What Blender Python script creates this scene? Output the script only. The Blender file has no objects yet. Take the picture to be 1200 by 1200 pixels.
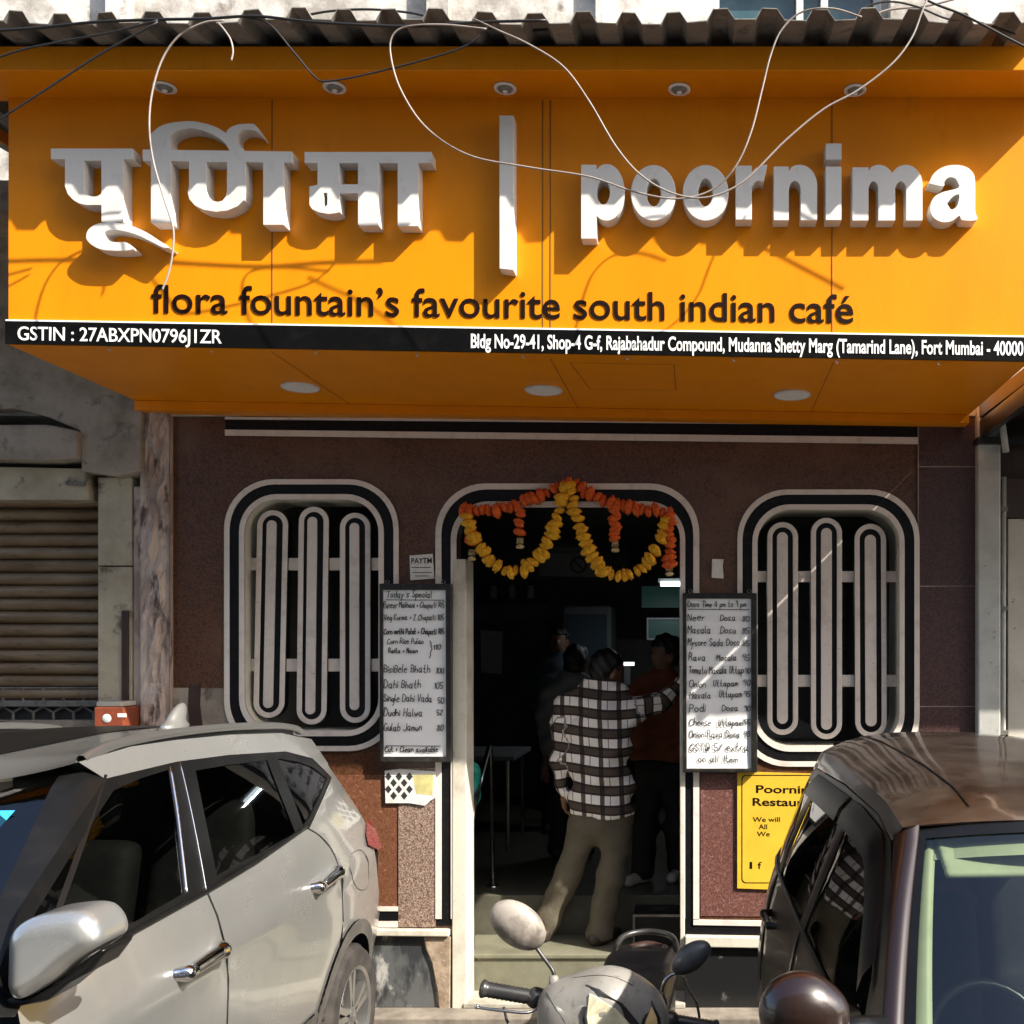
import bpy, bmesh, math, random
import numpy as np
from mathutils import Vector, Matrix
from mathutils.geometry import delaunay_2d_cdt
random.seed(7)
R = math.radians
scene = bpy.context.scene
COL = scene.collection

# ------------------------------------------------------------------ camera
F = 1200.0; PX, PY, EYE = 820.0, 760.0, 2.1
cam_d = bpy.data.cameras.new('camera'); cam = bpy.data.objects.new('camera', cam_d); COL.objects.link(cam)
cam.location = (0, 0, EYE); cam.rotation_euler = (R(90), 0, 0)
cam_d.sensor_width = 36; cam_d.lens = 36.0
cam_d.shift_x = 0.5 - PX/1200; cam_d.shift_y = PY/1200 - 0.5
cam_d.clip_start = 0.05; cam_d.clip_end = 500
scene.camera = cam

# ------------------------------------------------------------------ light
SUN = Vector((1.72, -1.0, 1.72)).normalized()
w = bpy.data.worlds.new('World'); scene.world = w; w.use_nodes = True
nt = w.node_tree
bg = nt.nodes['Background']; sky = nt.nodes.new('ShaderNodeTexSky'); sky.sky_type = 'NISHITA'
sky.sun_disc = False; sky.sun_elevation = math.asin(SUN.z); sky.sun_rotation = math.atan2(SUN.x, SUN.y)
sky.air_density = 1.0; sky.dust_density = 2.5; sky.ozone_density = 1.0
nt.links.new(sky.outputs[0], bg.inputs[0]); bg.inputs[1].default_value = 0.135
sd = bpy.data.lights.new('sun', 'SUN'); sd.energy = 4.7; sd.angle = R(0.5); sd.color = (1.0, 0.93, 0.82)
so = bpy.data.objects.new('sun', sd); COL.objects.link(so); so.rotation_euler = SUN.to_track_quat('Z', 'Y').to_euler()
so.location = (8, -6, 12)
vs = scene.view_settings
vs.view_transform = 'Standard'; vs.look = 'None'; vs.gamma = 1.0; vs.use_curve_mapping = False; vs.exposure = 1.28

# ------------------------------------------------------------------ helpers
def P(px, py, Y): return Vector(((px-PX)*Y/F, Y, EYE-(py-PY)*Y/F))
def XZ(px, py, Y): return ((px-PX)*Y/F, EYE-(py-PY)*Y/F)
ORG = {}
def org(o): return ORG.get(o.name, Vector((0, 0, 0))) if o else None
def tag(o, label=None, cat=None, group=None, kind=None):
    if label: o['label'] = label
    if cat: o['category'] = cat
    if group: o['group'] = group
    if kind: o['kind'] = kind
    return o
def thing(name, label, cat, loc, group=None):
    o = bpy.data.objects.new(name, None); COL.objects.link(o); o.location = loc
    o.empty_display_size = 0.1
    ORG[o.name] = Vector(loc); return tag(o, label, cat, group)
def link_mesh(name, me, mat, parent=None, smooth=False, loc=None):
    """mesh is in world coordinates; shifted so that its origin is the thing's base"""
    me.name = name
    if parent: o0 = org(parent)
    else:
        if loc is None:
            co = np.empty(len(me.vertices)*3); me.vertices.foreach_get('co', co); co = co.reshape(-1, 3)
            lo, hi = co.min(0), co.max(0); loc = Vector(((lo[0]+hi[0])/2, (lo[1]+hi[1])/2, lo[2]))
        o0 = Vector(loc)
    me.transform(Matrix.Translation(-o0))
    if smooth: me.polygons.foreach_set('use_smooth', [True]*len(me.polygons))
    me.materials.clear()
    for m_ in (mat if isinstance(mat, (list, tuple)) else [mat]): me.materials.append(m_)
    o = bpy.data.objects.new(name, me); COL.objects.link(o)
    if parent: o.parent = parent
    else: o.location = o0
    ORG[o.name] = o0
    return o
class MB:
    def __init__(s): s.v = []; s.f = []; s.mi = []
    def add(s, vs, fs, mi=0):
        b = len(s.v); s.v += [tuple(p) for p in vs]; s.f += [tuple(i+b for i in f) for f in fs]; s.mi += [mi]*len(fs); return s
    def box(s, x0, x1, y0, y1, z0, z1, M=None, mi=0):
        v = [Vector((x, y, z)) for z in (z0, z1) for y in (y0, y1) for x in (x0, x1)]
        if M: v = [M @ p for p in v]
        return s.add(v, [(0,2,3,1),(4,5,7,6),(0,1,5,4),(2,6,7,3),(0,4,6,2),(1,3,7,5)], mi)
    def hexa(s, q0, q1):
        """front quad (bl, br, tr, tl) and back quad"""
        return s.add(list(q0)+list(q1), [(0,1,2,3),(7,6,5,4),(0,4,5,1),(1,5,6,2),(2,6,7,3),(3,7,4,0)])
    def tube(s, pts, r, seg=8, cap=True, mi=0):
        pts = [Vector(p) for p in pts]; n = len(pts)
        rr = r if isinstance(r, (list, tuple)) else [r]*n
        vs = []; up = None
        for i, p in enumerate(pts):
            t = (pts[min(i+1, n-1)]-pts[max(i-1, 0)]).normalized()
            if up is None:
                up = Vector((0, 0, 1)) if abs(t.z) < .9 else Vector((0, 1, 0))
            a = t.cross(up)
            if a.length < 1e-4: a = t.cross(Vector((1, 0, 0)))
            a.normalize(); up = a.cross(t).normalized()
            for k in range(seg):
                th = 2*math.pi*k/seg
                vs.append(p + (a*math.cos(th)+up*math.sin(th))*rr[i])
        fs = [(i*seg+k, i*seg+(k+1) % seg, (i+1)*seg+(k+1) % seg, (i+1)*seg+k) for i in range(n-1) for k in range(seg)]
        if cap: fs += [tuple(range(seg))[::-1], tuple(range((n-1)*seg, n*seg))]
        return s.add(vs, fs, mi)
    def lathe(s, prof, origin, axis='z', seg=24, mi=0, M=None):
        vs = []
        for r_, h in prof:
            for k in range(seg):
                th = 2*math.pi*k/seg; c, q = r_*math.cos(th), r_*math.sin(th)
                p = {'z': (c, q, h), 'y': (c, h, q), 'x': (h, c, q)}[axis]
                p = Vector(p)
                if M: p = M @ p
                vs.append(Vector(origin)+p)
        n = len(prof)
        fs = [(i*seg+k, i*seg+(k+1) % seg, (i+1)*seg+(k+1) % seg, (i+1)*seg+k) for i in range(n-1) for k in range(seg)]
        return s.add(vs, fs, mi)
    def grid(s, rows, mi=0, closed=False):
        n, m = len(rows), len(rows[0]); vs = [p for r_ in rows for p in r_]
        fs = [(i*m+j, i*m+(j+1) % m, (i+1)*m+(j+1) % m, (i+1)*m+j) for i in range(n-1) for j in range(m if closed else m-1)]
        return s.add(vs, fs, mi)
    def mesh(s, fix=True):
        me = bpy.data.meshes.new('m'); me.from_pydata(s.v, [], s.f); me.polygons.foreach_set('material_index', s.mi)
        if fix:
            bm = bmesh.new(); bm.from_mesh(me); bmesh.ops.recalc_face_normals(bm, faces=bm.faces); bm.to_mesh(me); bm.free()
        return me
    def build(s, name, mat, parent=None, smooth=False, bevel=0, fix=True, loc=None, auto=None):
        o = link_mesh(name, s.mesh(fix), mat, parent, smooth, loc)
        if bevel:
            b = o.modifiers.new('bevel', 'BEVEL'); b.width = bevel; b.segments = 2; b.limit_method = 'ANGLE'; b.angle_limit = R(35)
        return o
def smooth_by_angle(o, ang=35):
    me = o.data; bm = bmesh.new(); bm.from_mesh(me)
    for e in bm.edges:
        if len(e.link_faces) == 2 and e.calc_face_angle(0) > R(ang): e.smooth = False
    for f in bm.faces: f.smooth = True
    bm.to_mesh(me); bm.free(); return o
def area(l): return sum(l[i][0]*l[(i+1) % len(l)][1]-l[(i+1) % len(l)][0]*l[i][1] for i in range(len(l)))/2
def inside(p, l):
    c = False; x, y = p; n = len(l)
    for i in range(n):
        x0, y0 = l[i]; x1, y1 = l[(i+1) % n]
        if (y0 > y) != (y1 > y) and x < (x1-x0)*(y-y0)/(y1-y0)+x0: c = not c
    return c
def cdt(loops, extra=()):
    vs = []; es = []
    for l in loops:
        b = len(vs); vs += [Vector((p[0], p[1])) for p in l]; n = len(l); es += [(b+i, b+(i+1) % n) for i in range(n)]
    vs += [Vector((p[0], p[1])) for p in extra]
    v, e, f, _, _, _ = delaunay_2d_cdt(vs, es, [], 0, 1e-6)
    out = []
    for t in f:
        c = (sum(v[i].x for i in t)/len(t), sum(v[i].y for i in t)/len(t))
        if sum(inside(c, l) for l in loops) % 2: out.append(tuple(t))
    return [(p.x, p.y) for p in v], out
def prism(mb, loops, fr, bk):
    """loops of 2D points; fr/bk map (a,b) to 3D front and back"""
    v, f = cdt(loops); n = len(v)
    mb.add([fr(*p) for p in v]+[bk(*p) for p in v], [t for t in f]+[tuple(i+n for i in t[::-1]) for t in f])
    for l in loops:
        m = len(l); mb.add([fr(*p) for p in l]+[bk(*p) for p in l], [(i, (i+1) % m, m+(i+1) % m, m+i) for i in range(m)])
    return mb
def weld(me, d=1e-5):
    bm = bmesh.new(); bm.from_mesh(me); bmesh.ops.remove_doubles(bm, verts=bm.verts, dist=d)
    bmesh.ops.recalc_face_normals(bm, faces=bm.faces); bm.to_mesh(me); bm.free(); return me
def plate(name, loops, y0, y1, mat, parent=None, bevel=0, pxl=None, loc=None):
    """plate in the X-Z plane from y0 (front) to y1; loops in world X,Z or, with pxl, in picture coordinates on the plane Y=pxl"""
    if pxl: loops = [[XZ(a, b, pxl) for a, b in l] for l in loops]
    mb = MB(); prism(mb, loops, lambda a, b: (a, y0, b), lambda a, b: (a, y1, b))
    o = link_mesh(name, weld(mb.mesh(False)), mat, parent, loc=loc)
    if bevel:
        b = o.modifiers.new('bevel', 'BEVEL'); b.width = bevel; b.segments = 2; b.limit_method = 'ANGLE'; b.angle_limit = R(40)
    return o
def rr(x0, y0, x1, y1, r, n=8):
    """rounded rectangle (y down), r = radius or (tl, tr, br, bl)"""
    r = r if isinstance(r, (list, tuple)) else (r,)*4
    out = []
    for (cx, cy, a0, q) in ((x0+r[0], y0+r[0], 180, r[0]), (x1-r[1], y0+r[1], 270, r[1]), (x1-r[2], y1-r[2], 0, r[2]), (x0+r[3], y1-r[3], 90, r[3])):
        if q <= 0: out.append((cx, cy)); continue
        for k in range(n+1):
            a = R(a0+90*k/n); out.append((cx+q*math.cos(a), cy+q*math.sin(a)))
    return out
def spline(pts, n=8):
    """Catmull-Rom through points of any dimension"""
    pts = [np.array(p, float) for p in pts]; q = [2*pts[0]-pts[1]]+pts+[2*pts[-1]-pts[-2]]; out = []
    for i in range(1, len(q)-2):
        a, b, c, d = q[i-1:i+3]
        for k in range(n):
            t = k/n
            out.append(tuple(.5*(2*b+(c-a)*t+(2*a-5*b+4*c-d)*t*t+(3*b-a-3*c+d)*t**3)))
    out.append(tuple(pts[-1])); return out
def copy_tree(o, parent=None):
    c = o.copy(); COL.objects.link(c)
    if parent: c.parent = parent
    ORG[c.name] = org(o)
    for ch in list(o.children): copy_tree(ch, c)
    return c
# 3D shapes from distance fields (surface nets)
def snet(f, lo, hi, h):
    ax = [np.arange(lo[i]-2*h, hi[i]+3*h, h) for i in range(3)]
    G = np.meshgrid(*ax, indexing='ij'); V = f(*G).astype(np.float64)
    n = np.array(V.shape)-1
    acc = np.zeros(tuple(n)+(3,)); cnt = np.zeros(tuple(n))
    sl = lambda d, k: slice(k, k+n[d])
    for d in range(3):
        o1, o2 = [q for q in range(3) if q != d]
        for a in (0, 1):
            for b in (0, 1):
                i0 = [None]*3; i1 = [None]*3
                i0[d] = sl(d, 0); i1[d] = sl(d, 1); i0[o1] = i1[o1] = sl(o1, a); i0[o2] = i1[o2] = sl(o2, b)
                v0, v1 = V[tuple(i0)], V[tuple(i1)]; c = (v0 < 0) != (v1 < 0)
                den = np.where(c, v0-v1, 1); t = np.where(c, v0/den, 0)
                acc[..., d] += t*c; acc[..., o1] += a*c; acc[..., o2] += b*c; cnt += c
    act = cnt > 0; idx = -np.ones(tuple(n), int); idx[act] = np.arange(act.sum())
    base = np.stack(np.meshgrid(*[np.arange(k) for k in n], indexing='ij'), -1)[act]
    pos = (base+acc[act]/cnt[act][:, None])*h+np.array([a[0] for a in ax])
    faces = []
    for d in range(3):
        o1, o2 = [q for q in range(3) if q != d]
        i0 = [slice(1, n[q]) for q in range(3)]; i1 = list(i0); i0[d] = slice(0, n[d]); i1[d] = slice(1, n[d]+1)
        v0, v1 = V[tuple(i0)], V[tuple(i1)]; c = np.argwhere((v0 < 0) != (v1 < 0))
        if not len(c): continue
        neg = v0[tuple(c.T)] < 0
        off = np.ones(3, int); off[d] = 0; c = c+off
        e1 = np.zeros(3, int); e1[o1] = 1; e2 = np.zeros(3, int); e2[o2] = 1
        q = np.stack([idx[tuple((c-e1-e2).T)], idx[tuple((c-e2).T)], idx[tuple(c.T)], idx[tuple((c-e1).T)]], 1)
        flip = neg if d != 1 else ~neg
        q[~flip] = q[~flip][:, ::-1]; faces.append(q)
    q = np.concatenate(faces); q = q[(q >= 0).all(1)]
    me = bpy.data.meshes.new('s'); me.from_pydata(pos.tolist(), [], q.tolist()); return me
def caps(X, Y, Z, a, b, ra, rb=None):
    rb = ra if rb is None else rb; a = np.array(a, float); b = np.array(b, float); ba = b-a; L = max((ba**2).sum(), 1e-9)
    h = np.clip(((X-a[0])*ba[0]+(Y-a[1])*ba[1]+(Z-a[2])*ba[2])/L, 0, 1)
    return np.sqrt((X-a[0]-ba[0]*h)**2+(Y-a[1]-ba[1]*h)**2+(Z-a[2]-ba[2]*h)**2)-(ra+(rb-ra)*h)
def ell(X, Y, Z, c, r):
    k = np.sqrt(((X-c[0])/r[0])**2+((Y-c[1])/r[1])**2+((Z-c[2])/r[2])**2); return (k-1)*min(r)
def rbox(X, Y, Z, c, s, r):
    q = [np.abs(A-c[i])-s[i]+r for i, A in enumerate((X, Y, Z))]
    return np.sqrt(sum(np.maximum(k, 0)**2 for k in q))+np.minimum(np.maximum(np.maximum(q[0], q[1]), q[2]), 0)-r
def smin(a, b, k):
    h = np.clip(.5+.5*(b-a)/k, 0, 1); return b+(a-b)*h-k*h*(1-h)

# ------------------------------------------------------------------ materials
def mat(name, c1, rough=.6, c2=None, scale=6, lo=.4, hi=.65, metal=0, bump=0, bscale=40, coat=0, detail=6, c3=None, scale3=40, lo3=.55, hi3=.7, stretch=None, spec=None, rough2=None, emit=None, estr=0):
    m = bpy.data.materials.new(name); m.use_nodes = True; t = m.node_tree; b = t.nodes['Principled BSDF']
    b.inputs['Roughness'].default_value = rough; b.inputs['Metallic'].default_value = metal
    if spec is not None: b.inputs['Specular IOR Level'].default_value = spec
    if coat: b.inputs['Coat Weight'].default_value = coat; b.inputs['Coat Roughness'].default_value = .06
    b.inputs['Base Color'].default_value = (*c1, 1)
    if emit: b.inputs['Emission Color'].default_value = (*emit, 1); b.inputs['Emission Strength'].default_value = estr
    tc = t.nodes.new('ShaderNodeTexCoord'); src = tc.outputs['Object']
    if stretch:
        mp = t.nodes.new('ShaderNodeMapping'); mp.inputs['Scale'].default_value = stretch; t.links.new(src, mp.inputs[0]); src = mp.outputs[0]
    def noise(s, d=detail):
        n = t.nodes.new('ShaderNodeTexNoise'); n.inputs['Scale'].default_value = s; n.inputs['Detail'].default_value = d; n.inputs['Roughness'].default_value = .65
        t.links.new(src, n.inputs['Vector']); return n.outputs['Fac']
    def ramp(f, a, c):
        r = t.nodes.new('ShaderNodeMapRange'); r.inputs[1].default_value = a; r.inputs[2].default_value = c; t.links.new(f, r.inputs[0]); return r.outputs[0]
    def mix(f, a, c):
        x = t.nodes.new('ShaderNodeMix'); x.data_type = 'RGBA'; t.links.new(f, x.inputs[0])
        for q, k in ((a, 6), (c, 7)):
            if isinstance(q, tuple): x.inputs[k].default_value = (*q, 1)
            else: t.links.new(q, x.inputs[k])
        return x.outputs[2]
    col = c1
    if c2:
        f = ramp(noise(scale), lo, hi); col = mix(f, c1, c2)
        if rough2 is not None:
            rm = t.nodes.new('ShaderNodeMapRange'); rm.inputs[3].default_value = rough; rm.inputs[4].default_value = rough2; t.links.new(f, rm.inputs[0]); t.links.new(rm.outputs[0], b.inputs['Roughness'])
    if c3: col = mix(ramp(noise(scale3, 4), lo3, hi3), col, c3)
    if not isinstance(col, tuple): t.links.new(col, b.inputs['Base Color'])
    if bump:
        bn = t.nodes.new('ShaderNodeBump'); bn.inputs['Strength'].default_value = bump; bn.inputs['Distance'].default_value = .01
        t.links.new(noise(bscale), bn.inputs['Height']); t.links.new(bn.outputs[0], b.inputs['Normal'])
    return m
def glass(name, tint, ior=1.5, rough=.02, extra=0.0):
    m = bpy.data.materials.new(name); m.use_nodes = True; t = m.node_tree; t.nodes.clear()
    out = t.nodes.new('ShaderNodeOutputMaterial'); mx = t.nodes.new('ShaderNodeMixShader'); tr = t.nodes.new('ShaderNodeBsdfTransparent'); gl = t.nodes.new('ShaderNodeBsdfGlossy')
    lw = t.nodes.new('ShaderNodeLayerWeight'); lw.inputs['Blend'].default_value = .5
    pw = t.nodes.new('ShaderNodeMath'); pw.operation = 'POWER'; pw.inputs[1].default_value = 4.2; t.links.new(lw.outputs['Facing'], pw.inputs[0])
    ma = t.nodes.new('ShaderNodeMath'); ma.operation = 'MULTIPLY_ADD'; ma.inputs[1].default_value = .90; ma.inputs[2].default_value = .09; t.links.new(pw.outputs[0], ma.inputs[0])
    tr.inputs[0].default_value = (*tint, 1); gl.inputs['Roughness'].default_value = rough
    t.links.new(ma.outputs[0], mx.inputs[0])
    t.links.new(tr.outputs[0], mx.inputs[1]); t.links.new(gl.outputs[0], mx.inputs[2]); t.links.new(mx.outputs[0], out.inputs[0]); return m
M = {}
M['orange'] = mat('orange_panel', (.76, .255, .001), .38, (.70, .222, .001), 1.3, .35, .7, bump=.02, bscale=3, c3=(.58, .20, .004), scale3=7, lo3=.60, hi3=.85, spec=.25, stretch=(3, 3, .7))
M['white_letter'] = mat('white_letter', (.66, .645, .61), .5, (.50, .475, .44), 14, .55, .85, c3=(.4, .36, .31), scale3=60, lo3=.7, hi3=.8)
M['black_gloss'] = mat('black_gloss', (.003, .003, .003), .35, (.010, .009, .008), 10, .5, .8, spec=.15)
M['tagline'] = mat('tagline_brown', (.010, .0035, .002), .6, spec=.1)
M['strip_white'] = mat('strip_white', (.8, .8, .8), .5)
M['seam'] = mat('seam_dark', (.16, .06, .005), .7)
M['granite'] = mat('brown_granite', (.110, .046, .022), .28, (.046, .019, .009), 95, .45, .6, c3=(.15, .08, .045), scale3=2.2, lo3=.5, hi3=.85, detail=3)
M['granite_dark'] = mat('plum_granite', (.075, .036, .033), .4, (.035, .018, .017), 95, .45, .6, detail=3)
M['granite_red'] = mat('rust_granite', (.165, .075, .04), .4, (.11, .035, .016), 110, .42, .6, c3=(.35, .16, .08), scale3=60, lo3=.6, hi3=.7, detail=3)
M['granite_rose'] = mat('rose_granite', (.17, .075, .06), .4, (.07, .028, .024), 120, .42, .6, c3=(.30, .17, .14), scale3=70, lo3=.58, hi3=.7, detail=3)
M['pebble'] = mat('speckled_granite', (.30, .21, .16), .45, (.10, .06, .045), 130, .45, .55, c3=(.48, .40, .34), scale3=90, lo3=.57, hi3=.62, detail=2)
M['band_white'] = mat('band_white_marble', (.66, .60, .54), .4, (.46, .40, .35), 9, .5, .8, c3=(.18, .15, .12), scale3=45, lo3=.66, hi3=.76)
M['band_black'] = mat('band_black_granite', (.006, .006, .007), .35, (.014, .013, .012), 40, .5, .7, spec=.2)
M['jamb'] = mat('jamb_cream', (.58, .55, .46), .5, (.38, .34, .26), 5, .5, .75, c3=(.22, .18, .12), scale3=30, lo3=.66, hi3=.8, bump=.1)
M['marble_grey'] = mat('grey_marble', (.10, .105, .105), .4, (.40, .39, .37), 6, .56, .63, c3=(.035, .037, .04), scale3=4, lo3=.48, hi3=.6, stretch=(1.6, 1, .7), detail=10)
M['marble_black'] = mat('black_marble', (.012, .0125, .013), .3, (.13, .13, .125), 7, .60, .68, detail=10)
M['broken'] = mat('broken_mortar', (.36, .28, .20), .9, (.2, .14, .09), 12, .4, .65, bump=.6, bscale=30)
M['step'] = mat('step_stone', (.17, .165, .115), .6, (.10, .095, .065), 5, .4, .7, c3=(.26, .24, .17), scale3=20, lo3=.6, hi3=.75, bump=.1)
M['threshold'] = mat('threshold_stone', (.38, .36, .30), .7, (.22, .20, .16), 9, .45, .7, bump=.15)
M['plaster'] = mat('weathered_plaster', (.58, .56, .52), .9, (.30, .275, .245), 2.6, .46, .6, c3=(.16, .13, .11), scale3=5, lo3=.6, hi3=.72, bump=.5, bscale=22, detail=9)
M['peeling'] = mat('peeling_plaster', (.50, .41, .35), .9, (.31, .24, .205), 7, .46, .58, c3=(.10, .065, .055), scale3=11, lo3=.56, hi3=.66, bump=1.0, bscale=24, stretch=(1, 1, .35), detail=8)
M['concrete'] = mat('dirty_concrete', (.33, .285, .23), .9, (.18, .15, .115), 3, .42, .62, c3=(.06, .048, .04), scale3=7, lo3=.58, hi3=.75, bump=.5, bscale=30, detail=9)
M['pier_stone'] = mat('pier_stone', (.42, .37, .27), .75, (.29, .245, .17), 4, .4, .65, c3=(.12, .10, .07), scale3=6, lo3=.6, hi3=.7, bump=.15)
M['shutter'] = mat('rusty_shutter', (.235, .172, .105), .5, (.14, .086, .043), 5, .4, .65, c3=(.07, .04, .022), scale3=26, lo3=.58, hi3=.74, metal=.25, stretch=(.35, 1, 1.4), bump=.2)
M['iron'] = mat('grey_iron', (.18, .175, .16), .6, (.09, .07, .055), 20, .5, .7, metal=.4)
M['steel'] = mat('steel', (.55, .55, .53), .22, metal=1)
M['chrome'] = mat('chrome', (.8, .8, .8), .08, metal=1)
M['roof_sheet'] = mat('roof_sheet', (.15, .145, .135), .7, (.24, .225, .20), 4, .45, .7, c3=(.06, .05, .042), scale3=14, lo3=.55, hi3=.75, bump=.2)
M['cable_black'] = mat('cable_black', (.012, .012, .012), .5)
M['cable_grey'] = mat('cable_grey', (.30, .26, .23), .5, (.07, .05, .045), 3.5, .5, .7)
M['spot_ring'] = mat('spot_ring', (.85, .85, .82), .3)
M['spot_dark'] = mat('spot_dark', (.22, .22, .21), .3)
M['panel_light'] = mat('panel_light', (.75, .75, .74), .4)
M['frame_black'] = mat('frame_black', (.012, .011, .010), .35, (.04, .037, .033), 20, .5, .75)
M['paper'] = mat('board_paper', (.80, .80, .79), .25, (.74, .74, .73), 4, .4, .7, bump=.25, bscale=5)
M['ink'] = mat('ink', (.02, .022, .022), .6)
M['notice'] = mat('notice_paper', (.66, .64, .60), .7, (.5, .47, .43), 25, .5, .7)
M['yellow'] = mat('yellow_poster', (.64, .42, .035), .4, (.57, .36, .03), 5, .4, .7, bump=.12, bscale=7)
M['marigold_y'] = mat('marigold_yellow', (.88, .46, .012), .75, (.74, .34, .008), 40, .4, .6, bump=.8, bscale=120)
M['marigold_o'] = mat('marigold_orange', (.82, .15, .012), .75, (.66, .085, .01), 40, .4, .6, bump=.8, bscale=120)
M['tassel'] = mat('tassel_cream', (.6, .48, .25), .7, (.3, .2, .08), 60, .45, .6)
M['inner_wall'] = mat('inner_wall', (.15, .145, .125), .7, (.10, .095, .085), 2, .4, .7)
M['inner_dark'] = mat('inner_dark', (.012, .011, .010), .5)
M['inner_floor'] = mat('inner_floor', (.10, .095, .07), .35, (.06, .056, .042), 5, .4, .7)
M['tube'] = mat('tube_lit', (.9, .9, .9), .5, emit=(.8, .95, 1.0), estr=1.6)
M['lit_panel'] = mat('lit_panel', (.006, .018, .015), .5, emit=(.12, .42, .34), estr=.014)
M['lit_white'] = mat('lit_white', (.7, .7, .7), .5, emit=(.9, .95, 1.0), estr=1.0)
M['asphalt'] = mat('asphalt', (.115, .10, .082), .9, (.075, .066, .055), 30, .4, .65, c3=(.16, .14, .115), scale3=90, lo3=.6, hi3=.7, bump=.5, bscale=80)
M['pavement'] = mat('pavement', (.24, .21, .17), .85, (.13, .11, .09), 5, .4, .65, bump=.4, bscale=30)
M['grey_paint'] = mat('grey_painted_metal', (.42, .43, .40), .45, (.32, .32, .30), 5, .45, .7, c3=(.08, .065, .05), scale3=18, lo3=.66, hi3=.75)
M['cream_door'] = mat('cream_board', (.50, .48, .42), .6, (.40, .37, .31), 4, .4, .7, c3=(.14, .09, .06), scale3=18, lo3=.67, hi3=.72)
M['dark_wood'] = mat('dark_wood', (.045, .022, .015), .5, (.025, .012, .009), 6, .4, .7, stretch=(4, 4, .6))
M['teal_glass'] = mat('teal_window', (.035, .075, .085), .08, (.07, .12, .13), 3, .4, .7)
M['white_frame'] = mat('white_frame', (.6, .6, .58), .5, (.42, .4, .37), 12, .5, .7)
# cars
M['silver'] = mat('silver_paint', (.385, .388, .38), .27, (.33, .333, .322), 3, .35, .75, metal=.65, coat=1, rough2=.34)
M['brown_paint'] = mat('maroon_paint', (.014, .0055, .003), .32, (.018, .007, .004), 4, .4, .7, coat=.6)
M['brown_dusty'] = mat('dusty_maroon', (.034, .023, .016), .34, (.062, .045, .033), 5, .35, .7, c3=(.018, .010, .006), scale3=3.0, lo3=.45, hi3=.62, coat=.8)
M['trim_black'] = mat('trim_black', (.005, .005, .005), .3, (.009, .0085, .008), 9, .5, .75, spec=.3)
M['cladding'] = mat('cladding', (.055, .052, .048), .6, (.10, .09, .08), 8, .4, .7, bump=.1, bscale=150)
M['rubber'] = mat('rubber', (.018, .016, .015), .85, (.05, .042, .036), 10, .4, .7)
M['alloy'] = mat('alloy', (.45, .45, .44), .3, metal=.9)
M['under'] = mat('underbody', (.006, .006, .006), .9)
M['seat_dark'] = mat('seat_fabric', (.02, .019, .018), .75, (.035, .033, .03), 20, .4, .7)
M['beige_in'] = mat('beige_trim', (.42, .44, .28), .6, (.33, .35, .21), 5, .4, .7)
M['dash'] = mat('dash_grey', (.12, .13, .14), .6, (.09, .1, .11), 12, .4, .7)
M['glass_dark'] = glass('glass_dark', (.30, .32, .31))
M['glass_clear'] = glass('glass_clear', (.62, .68, .64))
M['tail_red'] = mat('tail_red', (.13, .006, .008), .12, coat=1)
M['blue_tag'] = mat('blue_tag', (.03, .32, .62), .5)
M['scooter'] = mat('scooter_grey', (.235, .225, .205), .42, (.18, .17, .152), 7, .4, .7, c3=(.12, .105, .09), scale3=26, lo3=.56, hi3=.75, coat=.3)
M['scooter_black'] = mat('scooter_black', (.02, .02, .021), .35, (.05, .048, .045), 9, .45, .75)
M['lens'] = mat('lamp_lens', (.72, .68, .48), .12, (.55, .52, .36), 14, .4, .6, coat=1)
M['lens_amber'] = mat('amber_lens', (.75, .55, .25), .15, coat=1)
M['mirror_dusty'] = mat('mirror_shell', (.30, .27, .235), .5, (.12, .105, .09), 9, .42, .62, coat=.2)
M['mirror_grey'] = mat('mirror_grey', (.09, .095, .10), .4, (.05, .052, .056), 14, .4, .65, coat=.2)
M['skin'] = mat('skin', (.20, .095, .055), .5, (.16, .075, .045), 14, .4, .7)
M['hair'] = mat('hair', (.006, .005, .005), .45, bump=.5, bscale=160)
M['trouser'] = mat('olive_trousers', (.115, .097, .066), .85, (.08, .067, .045), 7, .4, .7, bump=.9, bscale=11)
M['black_cloth'] = mat('black_cloth', (.012, .011, .011), .8)
M['brown_shirt'] = mat('brown_shirt', (.20, .055, .018), .8, (.15, .04, .015), 8, .4, .7)
M['grey_shirt'] = mat('grey_shirt', (.16, .165, .165), .8)
M['blue_shirt'] = mat('blue_shirt', (.05, .07, .09), .8)
M['shoe_white'] = mat('shoe_white', (.6, .57, .5), .6)
M['shoe_dark'] = mat('shoe_dark', (.03, .022, .017), .5)
M['teal_bag'] = mat('teal_plastic', (.01, .25, .20), .4)
M['red_box'] = mat('orange_box', (.22, .05, .022), .4, (.15, .04, .018), 20, .4, .7)
M['clear_lid'] = mat('clear_lid', (.45, .42, .36), .2)
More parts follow.
